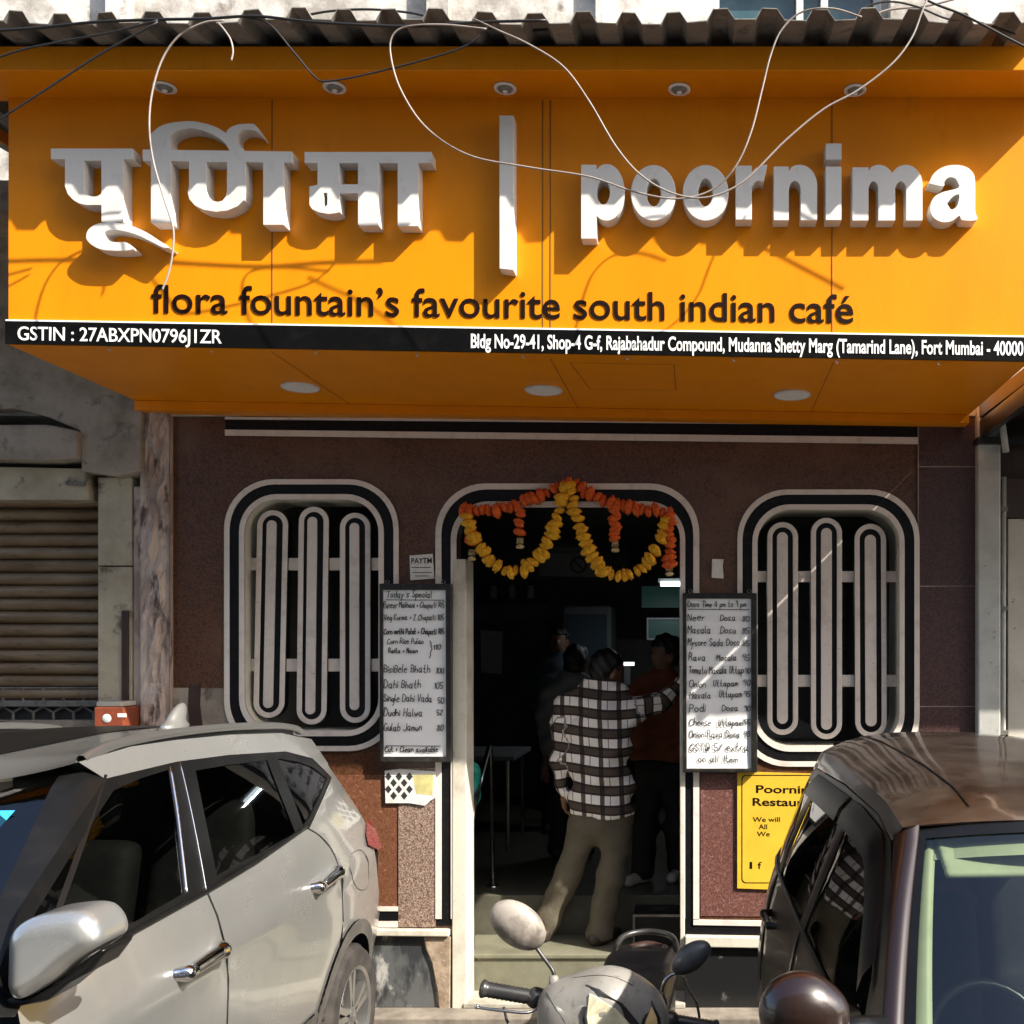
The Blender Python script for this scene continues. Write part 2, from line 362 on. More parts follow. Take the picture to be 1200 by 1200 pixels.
def plaid():
    m = bpy.data.materials.new('checked_cloth'); m.use_nodes = True; t = m.node_tree; b = t.nodes['Principled BSDF']; b.inputs['Roughness'].default_value = .85
    tc = t.nodes.new('ShaderNodeUVMap'); tc.uv_map = 'cloth'; sp = t.nodes.new('ShaderNodeSeparateXYZ'); t.links.new(tc.outputs[0], sp.inputs[0])
    def mth(op, a, bb=None):
        n = t.nodes.new('ShaderNodeMath'); n.operation = op
        for q, k in ((a, 0), (bb, 1)):
            if q is None: continue
            if isinstance(q, (int, float)): n.inputs[k].default_value = q
            else: t.links.new(q, n.inputs[k])
        return n.outputs[0]
    def band(c, c0, wd):
        fr = mth('FRACT', c); d = mth('ABSOLUTE', mth('SUBTRACT', fr, c0)); return mth('LESS_THAN', d, wd/2)
    def mix(f, a, c):
        x = t.nodes.new('ShaderNodeMix'); x.data_type = 'RGBA'; t.links.new(f, x.inputs[0])
        for q, k in ((a, 6), (c, 7)):
            if isinstance(q, tuple): x.inputs[k].default_value = (*q, 1)
            else: t.links.new(q, x.inputs[k])
        return x.outputs[2]
    u, v = sp.outputs[0], sp.outputs[1]
    vert = band(u, .30, .24); thin = band(u, .72, .05); hz = band(v, .42, .50); hz_edge = mth('MAXIMUM', band(v, .20, .10), band(v, .63, .12))
    col = mix(vert, (.86, .82, .78), (.10, .072, .062))
    col = mix(thin, col, (.30, .2, .17))
    tan_ = mix(vert, (.085, .062, .048), (.022, .015, .013))
    col = mix(hz, col, tan_)
    dark = mix(vert, (.035, .02, .018), (.012, .008, .008))
    col = mix(hz_edge, col, dark)
    t.links.new(col, b.inputs['Base Color'])
    ns = t.nodes.new('ShaderNodeTexNoise'); ns.inputs['Scale'].default_value = 16; bp = t.nodes.new('ShaderNodeBump'); bp.inputs['Strength'].default_value = .4; bp.inputs['Distance'].default_value = .015
    t.links.new(ns.outputs[0], bp.inputs['Height']); t.links.new(bp.outputs[0], b.inputs['Normal'])
    return m
M['plaid'] = plaid()

# ------------------------------------------------------------------ writing
def text_mesh(body, offset=0.0, extrude=0.0):
    cu = bpy.data.curves.new('t', 'FONT'); cu.body = body; cu.size = 1; cu.offset = offset; cu.extrude = extrude; cu.resolution_u = 4
    o = bpy.data.objects.new('t', cu); COL.objects.link(o)
    dg = bpy.context.evaluated_depsgraph_get(); me = bpy.data.meshes.new_from_object(o.evaluated_get(dg))
    bpy.data.objects.remove(o); bpy.data.curves.remove(cu); return me
def text(name, body, x0, x1, yb0, yb1, hpx, Yp, matr, parent, thick=.002, proud=.001, offset=0.0):
    """lettering on the plane Y=Yp; px box x0..x1, baselines at both ends, height of the tallest letter"""
    me = text_mesh(body, offset, .5); co = np.empty(len(me.vertices)*3); me.vertices.foreach_get('co', co); co = co.reshape(-1, 3)
    a, b = co[:, 0].min(), co[:, 0].max(); top = co[:, 1].max()
    px = x0+(co[:, 0]-a)/(b-a)*(x1-x0); py = yb0+(px-x0)/(x1-x0)*(yb1-yb0)-co[:, 1]/top*hpx
    out = np.stack([(px-PX)*Yp/F, Yp-proud-thick*(co[:, 2]+.5), EYE-(py-PY)*Yp/F], 1)
    me.vertices.foreach_set('co', out.ravel()); me.update()
    bm = bmesh.new(); bm.from_mesh(me); bmesh.ops.recalc_face_normals(bm, faces=bm.faces); bm.to_mesh(me); bm.free()
    return link_mesh(name, me, matr, parent)
HW = dict(a="36 16 05 04 13 23 35 36 33 43", b="09 03 23 34 35 26 05", c="35 26 16 05 04 13 23 34", d="35 26 16 05 04 13 23 34 39 33", e="05 35 26 16 05 04 13 33", f="38 29 18 13;06 26", g="36 16 05 04 13 24 36 31 20 10", h="09 03;05 16 26 35 33", i="06 03;08 07", j="26 21 10;28 27", k="09 03;26 04 23", l="09 04 13", m="06 03;05 16 25 23;25 36 45 43", n="06 03;05 16 26 35 33", o="16 05 04 13 23 34 35 26 16", p="06 00;05 16 26 35 34 23 04", q="36 16 05 04 13 34;36 30 41", r="06 03;05 16 26", s="36 16 05 24 23 13 03", t="19 14 23 33;06 26", u="06 04 13 23 35;36 33", v="06 13 36", w="06 13 25 33 46", x="06 33;36 03", y="06 14;36 13 00", z="06 36 03 33",
  A="03 29 43;15 35", B="03 09 29 38 37 26 06;26 35 34 23 03", C="48 29 18 06 04 13 33 44", D="03 09 29 47 45 23 03", G="48 29 18 06 04 13 33 45 25", K="09 03;49 05 43", M="03 09 26 49 43", N="03 09 33 39", O="29 08 04 23 44 48 29", P="03 09 29 38 37 26 06", R="03 09 29 38 37 26 06;26 43", S="38 29 19 08 07 35 34 23 13 04", T="09 49;29 23", U="09 04 13 23 34 39", V="09 23 49", I="19 13", H="03 09;06 46;49 43", J="49 44 23 13 04", L="09 03 33", E="39 09 03 33;06 26", F="39 09 03;06 26", Y="09 26 49;26 23", Q="29 08 04 23 44 48 29;35 43", W="09 13 26 33 49", X="09 43;49 03", Z="09 49 03 43",
  **{'0': "19 08 04 13 23 34 38 29 19", '1': "08 19 13", '2': "08 19 29 38 03 33", '3': "09 39 26 35 34 23 03", '4': "29 05 45;38 33", '5': "39 09 06 26 35 34 23 03", '6': "29 06 04 13 23 34 35 26 05", '7': "09 39 13", '8': "19 08 26 34 23 13 04 16 38 29 19", '9': "36 17 08 19 29 38 33", '@': "36 25 24 34 36 44 47 29 18 04 13 43", '+': "16 14;05 25", '%': "03 39;08 08;34 34", "'": "19 18", '}': "09 18 17 26 15 14 03", '/': "03 39"})
def handwrite(mb, s, x0, x1, yb, hpx, Yp, wpx, slope=0.0):
    adv = [(3.4 if c == ' ' else (max(int(p[0]) for p in HW[c].replace(';', ' ').split())+1.5)) for c in s]
    sc = (x1-x0)/sum(adv); x = 0
    for c, a in zip(s, adv):
        if c != ' ':
            jy = random.uniform(-.35, .35); js = random.uniform(.9, 1.1); sh = random.uniform(.05, .2)
            for st in HW[c].split(';'):
                pts = []
                for p in st.split():
                    gx, gy = int(p[0])+random.uniform(-.14, .14), (int(p[1])-3)*js+jy+random.uniform(-.14, .14)
                    px = x0+(x+gx+sh*gy)*sc; pts.append((px, yb+slope*(px-x0)-gy*hpx/6))
                if len(pts) > 2: pts = spline(pts, 3)
                for (ax, ay), (bx, by) in zip(pts[:-1], pts[1:]):
                    dx, dy = bx-ax, by-ay; L = math.hypot(dx, dy)
                    if L < 1e-3: dx, dy, L = .5, .5, .7
                    nx, ny = -dy/L*wpx/2, dx/L*wpx/2; ex, ey = dx/L*wpx*.3, dy/L*wpx*.3
                    yy = Yp-random.uniform(.0008, .0016)
                    mb.add([P(ax-ex+nx, ay-ey+ny, yy), P(bx+ex+nx, by+ey+ny, yy), P(bx+ex-nx, by+ey-ny, yy), P(ax-ex-nx, ay-ey-ny, yy)], [(0, 1, 2, 3)])
        x += a

# ------------------------------------------------------------------ ground
ZS = -0.12
g = MB().box(-60, 60, -60, 60, -1.0, ZS).build('street', M['asphalt']); tag(g, kind='structure')
g = MB().box(-9, 9, 5.82, 6.0, ZS, 0.0).build('pavement', M['pavement'], bevel=.01); tag(g, kind='structure')

# ------------------------------------------------------------------ cafe building
WY = 6.0
cafe = thing('cafe_building', 'brown granite cafe front with two capsule-barred windows and an arched open doorway', 'building', (-.8, 6.1, 0))
def win_loop(x0, y0, x1, y1, r): return rr(x0, y0, x1, y1, r, 10)
LW = (264, 562, 468, 880); RW = (864, 574, 1077, 898)
def inset(b, d): return (b[0]+d, b[1]+d, b[2]-d, b[3]-d)
door_in = [(530, 1200), (530, 640)]+[p for p in rr(530, 590, 802, 800, (42, 42, 0, 0), 8)[:18]]+[(802, 640), (802, 1200)]
door_in = [(530, 1235)]+rr(530, 588, 802, 1235, (42, 42, 0, 0), 8)[:18]+[(802, 1235)]
wall_o = [(203, 470), (1146, 474), (1146, 1190), (203, 1180)]
def dloop(xa, xb, top, r, bot): return [(xa, bot)]+rr(xa, top, xb, bot, (r, r, 0, 0), 9)[:20]+[(xb, bot)]
DI = dloop(530, 802, 588, 42, 1178)
# wall with its openings: the doorway cuts the lower edge
wall = [(203, 470), (1146, 474), (1146, 1096), (802, 1096)]+DI[1:-1][::-1][0:20]+[(530, 1096), (203, 1096)]
def clean(l):
    o = []
    for p in l:
        if not o or math.hypot(p[0]-o[-1][0], p[1]-o[-1][1]) > .2: o.append(p)
    if math.hypot(o[0][0]-o[-1][0], o[0][1]-o[-1][1]) < .2: o.pop()
    return o
door_arch = [p for p in rr(530, 588, 802, 1300, (42, 42, 0, 0), 9)[:20]]
wall = clean([(203, 470), (1146, 474), (1146, 1096), (802, 1096)]+door_arch[::-1]+[(530, 1096), (203, 1096)])
plate('wall', [wall, win_loop(*inset(LW, 20), 42), win_loop(*inset(RW, 20), 42)], WY, WY+.22, M['granite'], cafe, pxl=WY)
# right pilaster and its joints
plate('pilaster', [[(1076, 498), (1144, 499), (1144, 1096), (1076, 1094)]], WY-.012, WY-.001, M['granite_dark'], cafe, pxl=WY)
mb = MB()
for y in (546, 686, 827, 968):
    a, b = P(1077, y, WY-.013), P(1143, y+1, WY-.013); mb.box(a.x, b.x, WY-.0135, WY-.0125, b.z-.002, b.z+.003)
a = P(1075.5, 500, WY); b = P(1075.5, 880, WY); mb.box(a.x-.003, a.x+.003, WY-.0145, WY-.0125, b.z, a.z)
mb.build('grout_line', M['concrete'], cafe)
# stone courses in the wall
mb = MB()
for (xa, ya, xb, yb) in ((204, 533, 262, 534), (204, 806, 262, 807), (470, 546, 862, 553), (820, 1004, 864, 1005)):
    a, b = P(xa, ya, WY), P(xb, yb, WY); mb.box(a.x, b.x, WY-.001, WY+.01, min(a.z, b.z)-.0015, min(a.z, b.z)+.0015)
mb.build('grout_line', M['granite_dark'], cafe)
plate('bare_patch', [[(203.5, 806), (262, 806.5), (266, 840), (275, 880), (262, 905), (203.5, 905)]], WY-.004, WY-.001, M['concrete'], cafe, pxl=WY)
plate('broken_slot', [[(222, 803), (236, 803), (235, 826), (238, 850), (223, 850), (221, 830)]], WY-.007, WY-.0045, M['dark_wood'], cafe, pxl=WY)
# band below the sign
plate('black_band', [[(265, 491), (1075, 499), (1075, 516), (265, 508)]], WY-.010, WY-.002, M['band_black'], cafe, pxl=WY)
plate('white_band', [[(265, 504), (1075, 513), (1075, 521), (265, 511)]], WY-.016, WY-.0105, M['band_white'], cafe, pxl=WY)
plate('white_band', [[(265, 489), (1076, 496), (1076, 499), (265, 492)]], WY-.016, WY-.0105, M['band_white'], cafe, pxl=WY)

def surround(box, parent):
    s = plate('window_surround', [win_loop(*box, 58), win_loop(*inset(box, 23), 40)], WY-.008, WY-.001, M['band_black'], parent, pxl=WY)
    plate('outer_band', [win_loop(*box, 58), win_loop(*inset(box, 6), 53)], WY-.016, WY-.009, M['band_white'], s, pxl=WY)
    plate('inner_band', [win_loop(*inset(box, 17.5), 44), win_loop(*inset(box, 23.5), 39)], WY-.016, WY-.009, M['band_white'], s, pxl=WY)
    plate('reveal', [win_loop(*inset(box, 20.5), 41), win_loop(*inset(box, 23.8), 38.5)], WY, WY+.30, M['jamb'], s, pxl=WY)
    return s
surround(LW, cafe); surround(RW, cafe)
def capsule_loop(x0, y0, x1, y1): return rr(x0, y0, x1, y1, (x1-x0)/2-.05, 9)
def grille(caps_, bars, Yg, parent):
    gr = None
    for n_, (xa, ya, xb, yb) in enumerate(bars):
        mb = MB(); a, b = P(xa, ya, Yg), P(xb, yb, Yg); mb.box(a.x, b.x, Yg+.012, Yg+.045, b.z, a.z)
        if gr is None: gr = mb.build('window_grille', M['band_white'], parent, bevel=.003)
        else: mb.build('crossbar', M['band_white'], gr, bevel=.003)
    for (x0, y0, x1, y1, bx0, by0, bx1, by1, lean) in caps_:
        sh = lambda l: [(x+lean*(y-y0)/(y1-y0), y) for x, y in l]
        plate('capsule_slab', [sh(capsule_loop(x0, y0, x1, y1))], Yg, Yg+.055, M['band_black'], gr, pxl=Yg)
        plate('capsule_ring', [sh(capsule_loop(x0, y0, x1, y1)), sh(capsule_loop(x0+6, y0+6, x1-6, y1-6))], Yg-.012, Yg-.001, M['band_white'], gr, bevel=.003, pxl=Yg)
        plate('capsule_bar', [sh(capsule_loop(bx0, by0, bx1, by1))], Yg-.014, Yg-.001, M['band_white'], gr, bevel=.003, pxl=Yg)
    return gr
YG = 6.06
grille([(302.5, 598, 338.5, 841, 314, 610, 325, 829.5, -5), (351, 594, 386, 849, 361.5, 606, 372.5, 837, -3), (399, 601, 434.5, 847, 410.5, 613, 421.5, 832, 0)],
       [(287, 653.5, 450, 668), (286, 772, 447, 787)], YG, cafe)
grille([(899, 612, 935, 861, 910.5, 624, 923, 848, 0), (950, 607, 986.5, 866, 962, 619, 974.5, 855, 0), (1001, 614, 1038, 864, 1013, 627, 1026, 851, 1)],
       [(885, 669, 1054, 682), (888, 791, 1054, 805)], YG, cafe)
# doorway bands
ds = plate('door_surround', [clean(rr(512, 568, 819, 1086, (58, 58, 0, 0), 10)[:22]+[(819, 1084), (802.5, 1084)]+rr(529.5, 588, 802.5, 1300, (42, 42, 0, 0), 9)[:20][::-1]+[(529.5, 1084), (512, 1084)])], WY-.008, WY-.001, M['band_black'], cafe, pxl=WY)
def arch_band(name, a, ra, b, rb, bot):
    o = rr(a[0], a[1], a[2], 1400, (ra, ra, 0, 0), 10)[:22]; i = rr(b[0], b[1], b[2], 1400, (rb, rb, 0, 0), 10)[:22]
    return plate(name, [clean([(a[0], bot)]+o+[(a[2], bot), (b[2], bot)]+i[::-1]+[(b[0], bot)])], WY-.016, WY-.009, M['band_white'], ds, pxl=WY)
arch_band('outer_band', (511, 567, 819.5), 58, (518, 574, 812.5), 52, 1076)
arch_band('inner_band', (529, 588, 803), 44, (535.5, 595, 797), 38, 1076)
jp = [(530, 655), (547, 655), (556, 1190), (529, 1194)]
mb = MB(); q = [P(*p, WY-.02) for p in ((529.5, 1194), (547, 1194), (546, 655), (530, 655))]; mb.hexa(q, [v+Vector((0, .2, 0)) for v in q]); mb.build('door_jamb', M['jamb'], cafe, bevel=.006)
mb = MB(); q = [P(*p, WY-.018) for p in ((797, 1112), (802.5, 1112), (802.5, 690), (796.5, 690))]; mb.hexa(q, [v+Vector((0, .21, 0)) for v in q]); mb.build('door_jamb', M['jamb'], cafe, bevel=.004)
# lower right: inner white frame, rose panel, ledge, plinth
plate('lower_panel', [[(821, 906), (1100, 911), (1100, 1076), (821, 1073)]], WY-.006, WY-.001, M['granite_rose'], cafe, pxl=WY)
plate('white_band', [[(812.5, 1077), (1100, 1081), (1100, 1088), (812.5, 1083)]], WY-.018, WY-.0065, M['band_white'], cafe, pxl=WY)
plate('black_band', [[(803, 1083.5), (1100, 1088.5), (1100, 1099), (803, 1094)]], WY-.010, WY-.001, M['band_black'], cafe, pxl=WY)
plate('ledge', [[(803, 1094.5), (1100, 1099.5), (1100, 1112), (803, 1107)]], WY-.05, WY+.1, M['jamb'], cafe, bevel=.006, pxl=WY)
mb = MB(); a = P(803, 1109, WY); mb.box(a.x, 1.63, WY-.012, WY+.2, 0, a.z-.002); mb.build('plinth', M['marble_black'], cafe)
# lower left
plate('lower_panel', [[(380, 908), (467, 908), (467, 1062), (380, 1062)]], WY-.006, WY-.001, M['granite_red'], cafe, pxl=WY)
plate('pebble_panel', [[(467.6, 900), (511, 900), (511, 1086), (467.6, 1086)]], WY-.012, WY-.001, M['pebble'], cafe, pxl=WY)
plate('white_band', [[(380, 1062), (467, 1062), (467, 1067), (380, 1067)]], WY-.016, WY-.001, M['band_white'], cafe, pxl=WY)
plate('black_band', [[(380, 1067.5), (467, 1067.5), (467, 1078.5), (380, 1078.5)]], WY-.010, WY-.001, M['band_black'], cafe, pxl=WY)
plate('white_band', [[(380, 1079), (467, 1079), (467, 1086), (380, 1086)]], WY-.016, WY-.001, M['band_white'], cafe, pxl=WY)
plate('ledge', [[(380, 1086.5), (528, 1088), (528, 1095.5), (380, 1094)]], WY-.045, WY+.1, M['jamb'], cafe, bevel=.006, pxl=WY)
mb = MB(); a = P(203, 1096, WY); b = P(500, 1096, WY); c = P(529, 1096, WY)
mb.box(a.x, c.x, WY-.004, WY+.2, 0, a.z-.002); mb.build('plinth', M['marble_grey'], cafe)
plate('broken_edge', [[(497, 1096.5), (529, 1096.5), (528, 1190), (516, 1192), (513, 1160), (507, 1128), (500, 1112)]], WY-.022, WY-.005, M['broken'], cafe, bevel=.008, pxl=WY)
# torn poster remains above the pebble panel are built later as a thing
# steps and floor
mb = MB(); a = P(548, 1180, WY); b = P(797, 1180, WY)
mb.box(a.x-.02, b.x+.03, 5.97, 6.2, 0.0, .03); mb.build('threshold', M['threshold'], cafe, bevel=.006)
mb = MB().box(-1.45, -.08, 6.2, 6.66, 0, .25); mb.box(-1.45, -.08, 6.185, 6.215, .225, .252); mb.build('step', M['step'], cafe, bevel=.006)
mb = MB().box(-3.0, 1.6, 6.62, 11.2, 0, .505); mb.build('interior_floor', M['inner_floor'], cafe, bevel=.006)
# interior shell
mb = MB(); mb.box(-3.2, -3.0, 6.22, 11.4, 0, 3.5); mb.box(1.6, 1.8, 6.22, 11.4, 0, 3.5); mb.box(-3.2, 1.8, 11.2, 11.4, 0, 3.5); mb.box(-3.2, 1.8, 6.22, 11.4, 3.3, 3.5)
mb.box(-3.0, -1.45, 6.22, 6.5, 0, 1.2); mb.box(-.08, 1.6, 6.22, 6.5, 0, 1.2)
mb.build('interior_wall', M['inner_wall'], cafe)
# upper storey wall with a window
z_up = 3.5
uw = [XZ(-60, -420, WY), XZ(1330, -420, WY), (2.55, 3.46), (-4.6, 3.46)]
wl = [XZ(838, -190, WY), XZ(1032, -190, WY), XZ(1032, 52, WY), XZ(838, 52, WY)]
plate('upper_wall', [uw, wl], WY-.02, WY+.25, M['plaster'], cafe)
uwf = MB()
for (xa, xb, ya, yb) in ((838, 843, -190, 52), (934, 942, -190, 52), (963, 971, -190, 52), (1026, 1032, -190, 52), (838, 1032, -30, -24), (838, 1032, -196, -190)):
    a, b = P(xa, ya, WY), P(xb, yb, WY); uwf.box(a.x, b.x, WY+.03, WY+.09, b.z, a.z)
uf = uwf.build('upper_window', M['white_frame'], cafe)
a, b = P(838, -190, WY), P(1032, 52, WY)
MB().box(a.x, b.x, WY+.10, WY+.11, b.z, a.z).build('pane', M['teal_glass'], uf)
# pilaster strips on the upper wall
mb = MB()
for (xa, xb) in ((135, 160), (505, 530), (700, 708), (1040, 1056)):
    a, b = P(xa, -300, WY), P(xb, 60, WY); mb.box(a.x, b.x, WY-.10, WY-.021, 3.6, a.z)
mb.build('upper_pilaster', M['plaster'], cafe)
MB().box(-3.26, 1.75, 6.25, 6.6, 0, 8).build('wall_core', M['concrete'], cafe) if False else None

# ------------------------------------------------------------------ shop sign box
SY = 4.81
sign = thing('shop_sign', 'big projecting orange sign box with white raised lettering and dark tagline above the cafe', 'sign', (-.85, 5.4, 3.4))
zt = EYE+(PY-115)*SY/F
xl, xr = (10-PX)*SY/F, (1206-PX)*SY/F
def zb(x): px = x*F/SY+PX; return EYE-(404+(px-8)*.0172-PY)*SY/F
xsl, xsr = (172-PX)*5.93/F, 1.545
zbl, zbr = zb(xl), zb(xr)
q0 = [Vector((xl, SY, zbl)), Vector((xr, SY, zbr)), Vector((xr, SY, zt)), Vector((xl, SY, zt+.005))]
mb = MB(); mb.hexa(q0, [v+Vector((0, .03, 0)) for v in q0]); mb.build('face_panel', M['orange'], sign)
mb = MB()
def sof(x, y, up=0): return Vector((x, y, zb(x)+up))
mb.hexa([sof(xl, SY+.031, .0), sof(xr, SY+.031, .0), sof(xr, SY+.031, .03), sof(xl, SY+.031, .03)], [sof(xl, 5.92, 0), sof(xr, 5.92, 0), sof(xr, 5.92, .03), sof(xl, 5.92, .03)])
mb.build('soffit', M['orange'], sign)
q = [sof(xl, 5.88, -.058), sof(xr, 5.88, -.05), sof(xr, 5.88, -.002), sof(xl, 5.88, -.002)]
mb = MB(); mb.hexa(q, [v+Vector((0, .12, 0)) for v in q]); mb.build('rear_fascia', M['orange'], sign)
for x in (xl, xr-.02):
    mb = MB(); mb.box(x, x+.02, SY+.031, 5.92, zb(x)+.031, zt+.1); mb.build('side_panel', M['orange'], sign)
# soffit joints and hatch
mb = MB()
def sjoint(p0, p1, wd=.004):
    pts = []
    for (px, py) in (p0, p1):
        # where the view ray meets the soffit (height about zb)
        Y = 5.3
        for _ in range(20):
            X = (px-PX)*Y/F; Y = (zb(X)-EYE)*F/(PY-py)
        pts.append(Vector(((px-PX)*Y/F, Y, zb((px-PX)*Y/F)-.0015)))
    d = (pts[1]-pts[0]).normalized(); n = Vector((-d.y, d.x, 0))*wd/2
    mb.add([pts[0]-n, pts[1]-n, pts[1]+n, pts[0]+n], [(0, 1, 2, 3)])
for q_ in (((318, 412), (421, 481)), ((645, 420), (683, 488)), ((977, 424), (947, 490)), ((172, 476), (1132, 489), .006)):
    mb = MB(); sjoint(*q_); mb.build('joint', M['seam'], sign, fix=False)
mb = MB(); sjoint((668, 425), (790, 427)); sjoint((790, 427), (792, 457)); sjoint((692, 456), (792, 457)); sjoint((668, 425), (692, 456)); mb.build('hatch', M['seam'], sign, fix=False)
# face joints
for px in (319, 636, 645, 975):
    x = (px-PX)*SY/F; MB().box(x-.002, x+.002, SY-.0022, SY-.0004, zb(x)+.1, zt-.01).build('joint', M['seam'], sign)
# overhang with downlights
OY = 4.60; ox0, ox1 = -3.62, 1.70
zo = zt; zf0 = EYE+(PY-57)*OY/F
mb = MB(); mb.box(ox0, ox1, OY, SY+.03, zo+.002, zo+.03); mb.build('overhang_soffit', M['orange'], sign)
mb = MB(); mb.box(ox0, ox1, OY-.02, OY-.001, EYE+(PY-85)*OY/F-.002, zf0); mb.build('overhang_fascia', M['orange'], sign, bevel=.004)
for x_ in (ox0, ox1-.02): MB().box(x_, x_+.02, OY, 5.9, zo+.031, zf0-.02).build('overhang_side', M['orange'], sign)
# black strip
def strip(px): return 377+(px-8)*.0160, 403.5+(px-8)*.0172
a0, a1 = strip(8); b0, b1 = strip(1206)
plate('black_strip', [[(8, a0), (1206, b0), (1206, b1), (8, a1)]], SY-.012, SY-.001, M['black_gloss'], sign, pxl=SY)
plate('strip_edge', [[(8, a0-2), (1206, b0-2), (1206, b0), (8, a0)]], SY-.010, SY-.001, M['strip_white'], sign, pxl=SY)
text('number_lettering', 'GSTIN : 27ABXPN0796J1ZR', 21, 260, 398.5, 402.5, 16, SY-.012, M['strip_white'], sign, offset=.008)
text('address_lettering', 'Bldg No-29-41, Shop-4 G-f, Rajabahadur Compound, Mudanna Shetty Marg (Tamarind Lane), Fort Mumbai - 40000', 552, 1199, 407.5, 416.5, 16.5, SY-.012, M['strip_white'], sign, offset=.020)
def bounds(t, off):
    me = text_mesh(t, off); c = [v.co for v in me.vertices]; r_ = (min(p.x for p in c), max(p.x for p in c), max(p.y for p in c)); bpy.data.meshes.remove(me); return r_
def text_words(name, body, x0, x1, yb0, yb1, hpx, Yp, matr, parent, thick, offset):
    A, B_x, T = bounds(body, offset); k = (x1-x0)/(B_x-A); pre = ''
    for wd in body.split(' '):
        pre += wd; r_ = bounds(pre, offset)[1]; wa, wb, wt_ = bounds(wd, offset); xr_ = x0+(r_-A)*k; xl_ = xr_-(wb-wa)*k; pre += ' '
        g_ = lambda x: yb0+(x-x0)/(x1-x0)*(yb1-yb0)
        text(name, wd, xl_, xr_, g_(xl_), g_(xr_), hpx*wt_/T, Yp, matr, parent, thick=thick, offset=offset)
text_words('tagline_word', 'flora fountain’s favourite south indian café', 178, 1000, 366.5, 378.5, 33, SY, M['tagline'], sign, .004, .005)
# small hooks under the strip
for px in (128, 248, 369, 488, 612, 734, 859, 980, 1099):
    p = P(px, strip(px)[1]+1, SY); MB().tube([p, p+Vector((0, -.002, -.012)), p+Vector((.006, -.002, -.02)), p+Vector((.010, -.002, -.014))], .0025, 6).build('hook', M['steel'], sign)

# raised letters, traced as outlines in picture coordinates on the letter front plane
LD = .08; LF = SY-LD
def letter(name, loops, front=LF):
    l = [[XZ(a, b, front) for a, b in q] for q in loops]
    mb = MB(); prism(mb, l, lambda a, b: (a, front, b), lambda a, b: (a, SY-.001, b))
    o = link_mesh(name, weld(mb.mesh(False)), M['white_letter'], sign)
    b = o.modifiers.new('bevel', 'BEVEL'); b.width = .003; b.segments = 1; b.limit_method = 'ANGLE'; b.angle_limit = R(50)
    return o
# union of polygons through a distance field and marching squares
def poly_sd(X, Y, l):
    d = np.full(X.shape, 1e9); s = np.zeros(X.shape, bool); n = len(l)
    for i in range(n):
        x0, y0 = l[i]; x1, y1 = l[(i+1) % n]; ex, ey = x1-x0, y1-y0; L = ex*ex+ey*ey
        if L < 1e-9: continue
        h = np.clip(((X-x0)*ex+(Y-y0)*ey)/L, 0, 1); d = np.minimum(d, (X-x0-ex*h)**2+(Y-y0-ey*h)**2)
        if y0 != y1: s ^= ((y0 > Y) != (y1 > Y)) & (X < (x1-x0)*(Y-y0)/(y1-y0)+x0)
    return np.where(s, -1, 1)*np.sqrt(d)
def contours(add, sub=(), h=.6):
    allp = [p for l in add for p in l]; x0 = min(p[0] for p in allp)-3; x1 = max(p[0] for p in allp)+3; y0 = min(p[1] for p in allp)-3; y1 = max(p[1] for p in allp)+3
    xs = np.arange(x0, x1, h)+.0137; ys = np.arange(y0, y1, h)+.0171; X, Y = np.meshgrid(xs, ys, indexing='ij')
    D = np.full(X.shape, 1e9)
    for l in add: D = np.minimum(D, poly_sd(X, Y, l))
    for l in sub: D = np.maximum(D, -poly_sd(X, Y, l))
    S = D < 0; segs = {}
    def cross(i, j, k, m):
        t = D[i, j]/(D[i, j]-D[k, m]); return (xs[i]+(xs[k]-xs[i])*t, ys[j]+(ys[m]-ys[j])*t)
    c = S[:-1, :-1].astype(int)+S[1:, :-1]+S[1:, 1:]+S[:-1, 1:]
    nxt = {}
    for i, j in np.argwhere((c > 0) & (c < 4)):
        cor = [(i, j), (i+1, j), (i+1, j+1), (i, j+1)]; st = [S[q] for q in cor]
        ins = [k for k in range(4) if st[k] and not st[(k+1) % 4]]; outs = [k for k in range(4) if not st[k] and st[(k+1) % 4]]
        key = lambda k: (min(cor[k], cor[(k+1) % 4]), max(cor[k], cor[(k+1) % 4]))
        for a in ins:
            b = min(outs, key=lambda q: (a-q) % 4) if len(outs) > 1 else outs[0]
            nxt[key(a)] = key(b)
    loops = []; seen = set()
    for k0 in list(nxt):
        if k0 in seen: continue
        l = []; k = k0
        while k not in seen and k in nxt:
            seen.add(k); l.append(cross(*k[0], *k[1])); k = nxt[k]
        if len(l) > 8: loops.append(simplify(l, .14))
    return loops
def simplify(l, eps):
    pts = np.array(l)
    def rdp(a, b):
        if b <= a+1: return []
        p, q = pts[a], pts[b]; d = q-p; L = np.hypot(*d)
        seg = pts[a+1:b]-p
        dist = np.abs(seg[:, 0]*d[1]-seg[:, 1]*d[0])/L if L > 1e-9 else np.hypot(seg[:, 0], seg[:, 1])
        k = int(dist.argmax())
        if dist[k] < eps: return []
        k += a+1; return rdp(a, k)+[k]+rdp(k, b)
    far = int(np.hypot(*(pts-pts[0]).T).argmax()); n = len(pts)
    pts = np.vstack([pts, pts[:1]])
    ids = [0]+rdp(0, far)+[far]+rdp(far, n)
    return [tuple(pts[i]) for i in ids]
def bx(x0, y0, x1, y1): return [(x0, y0), (x1, y0), (x1, y1), (x0, y1)]
def sm(l, n=4):
    q = spline(list(l)+[l[0]], n); return q[:-1]
def tr(l, ox, oy, s): return [(ox+a*s, oy+b*s) for a, b in l]
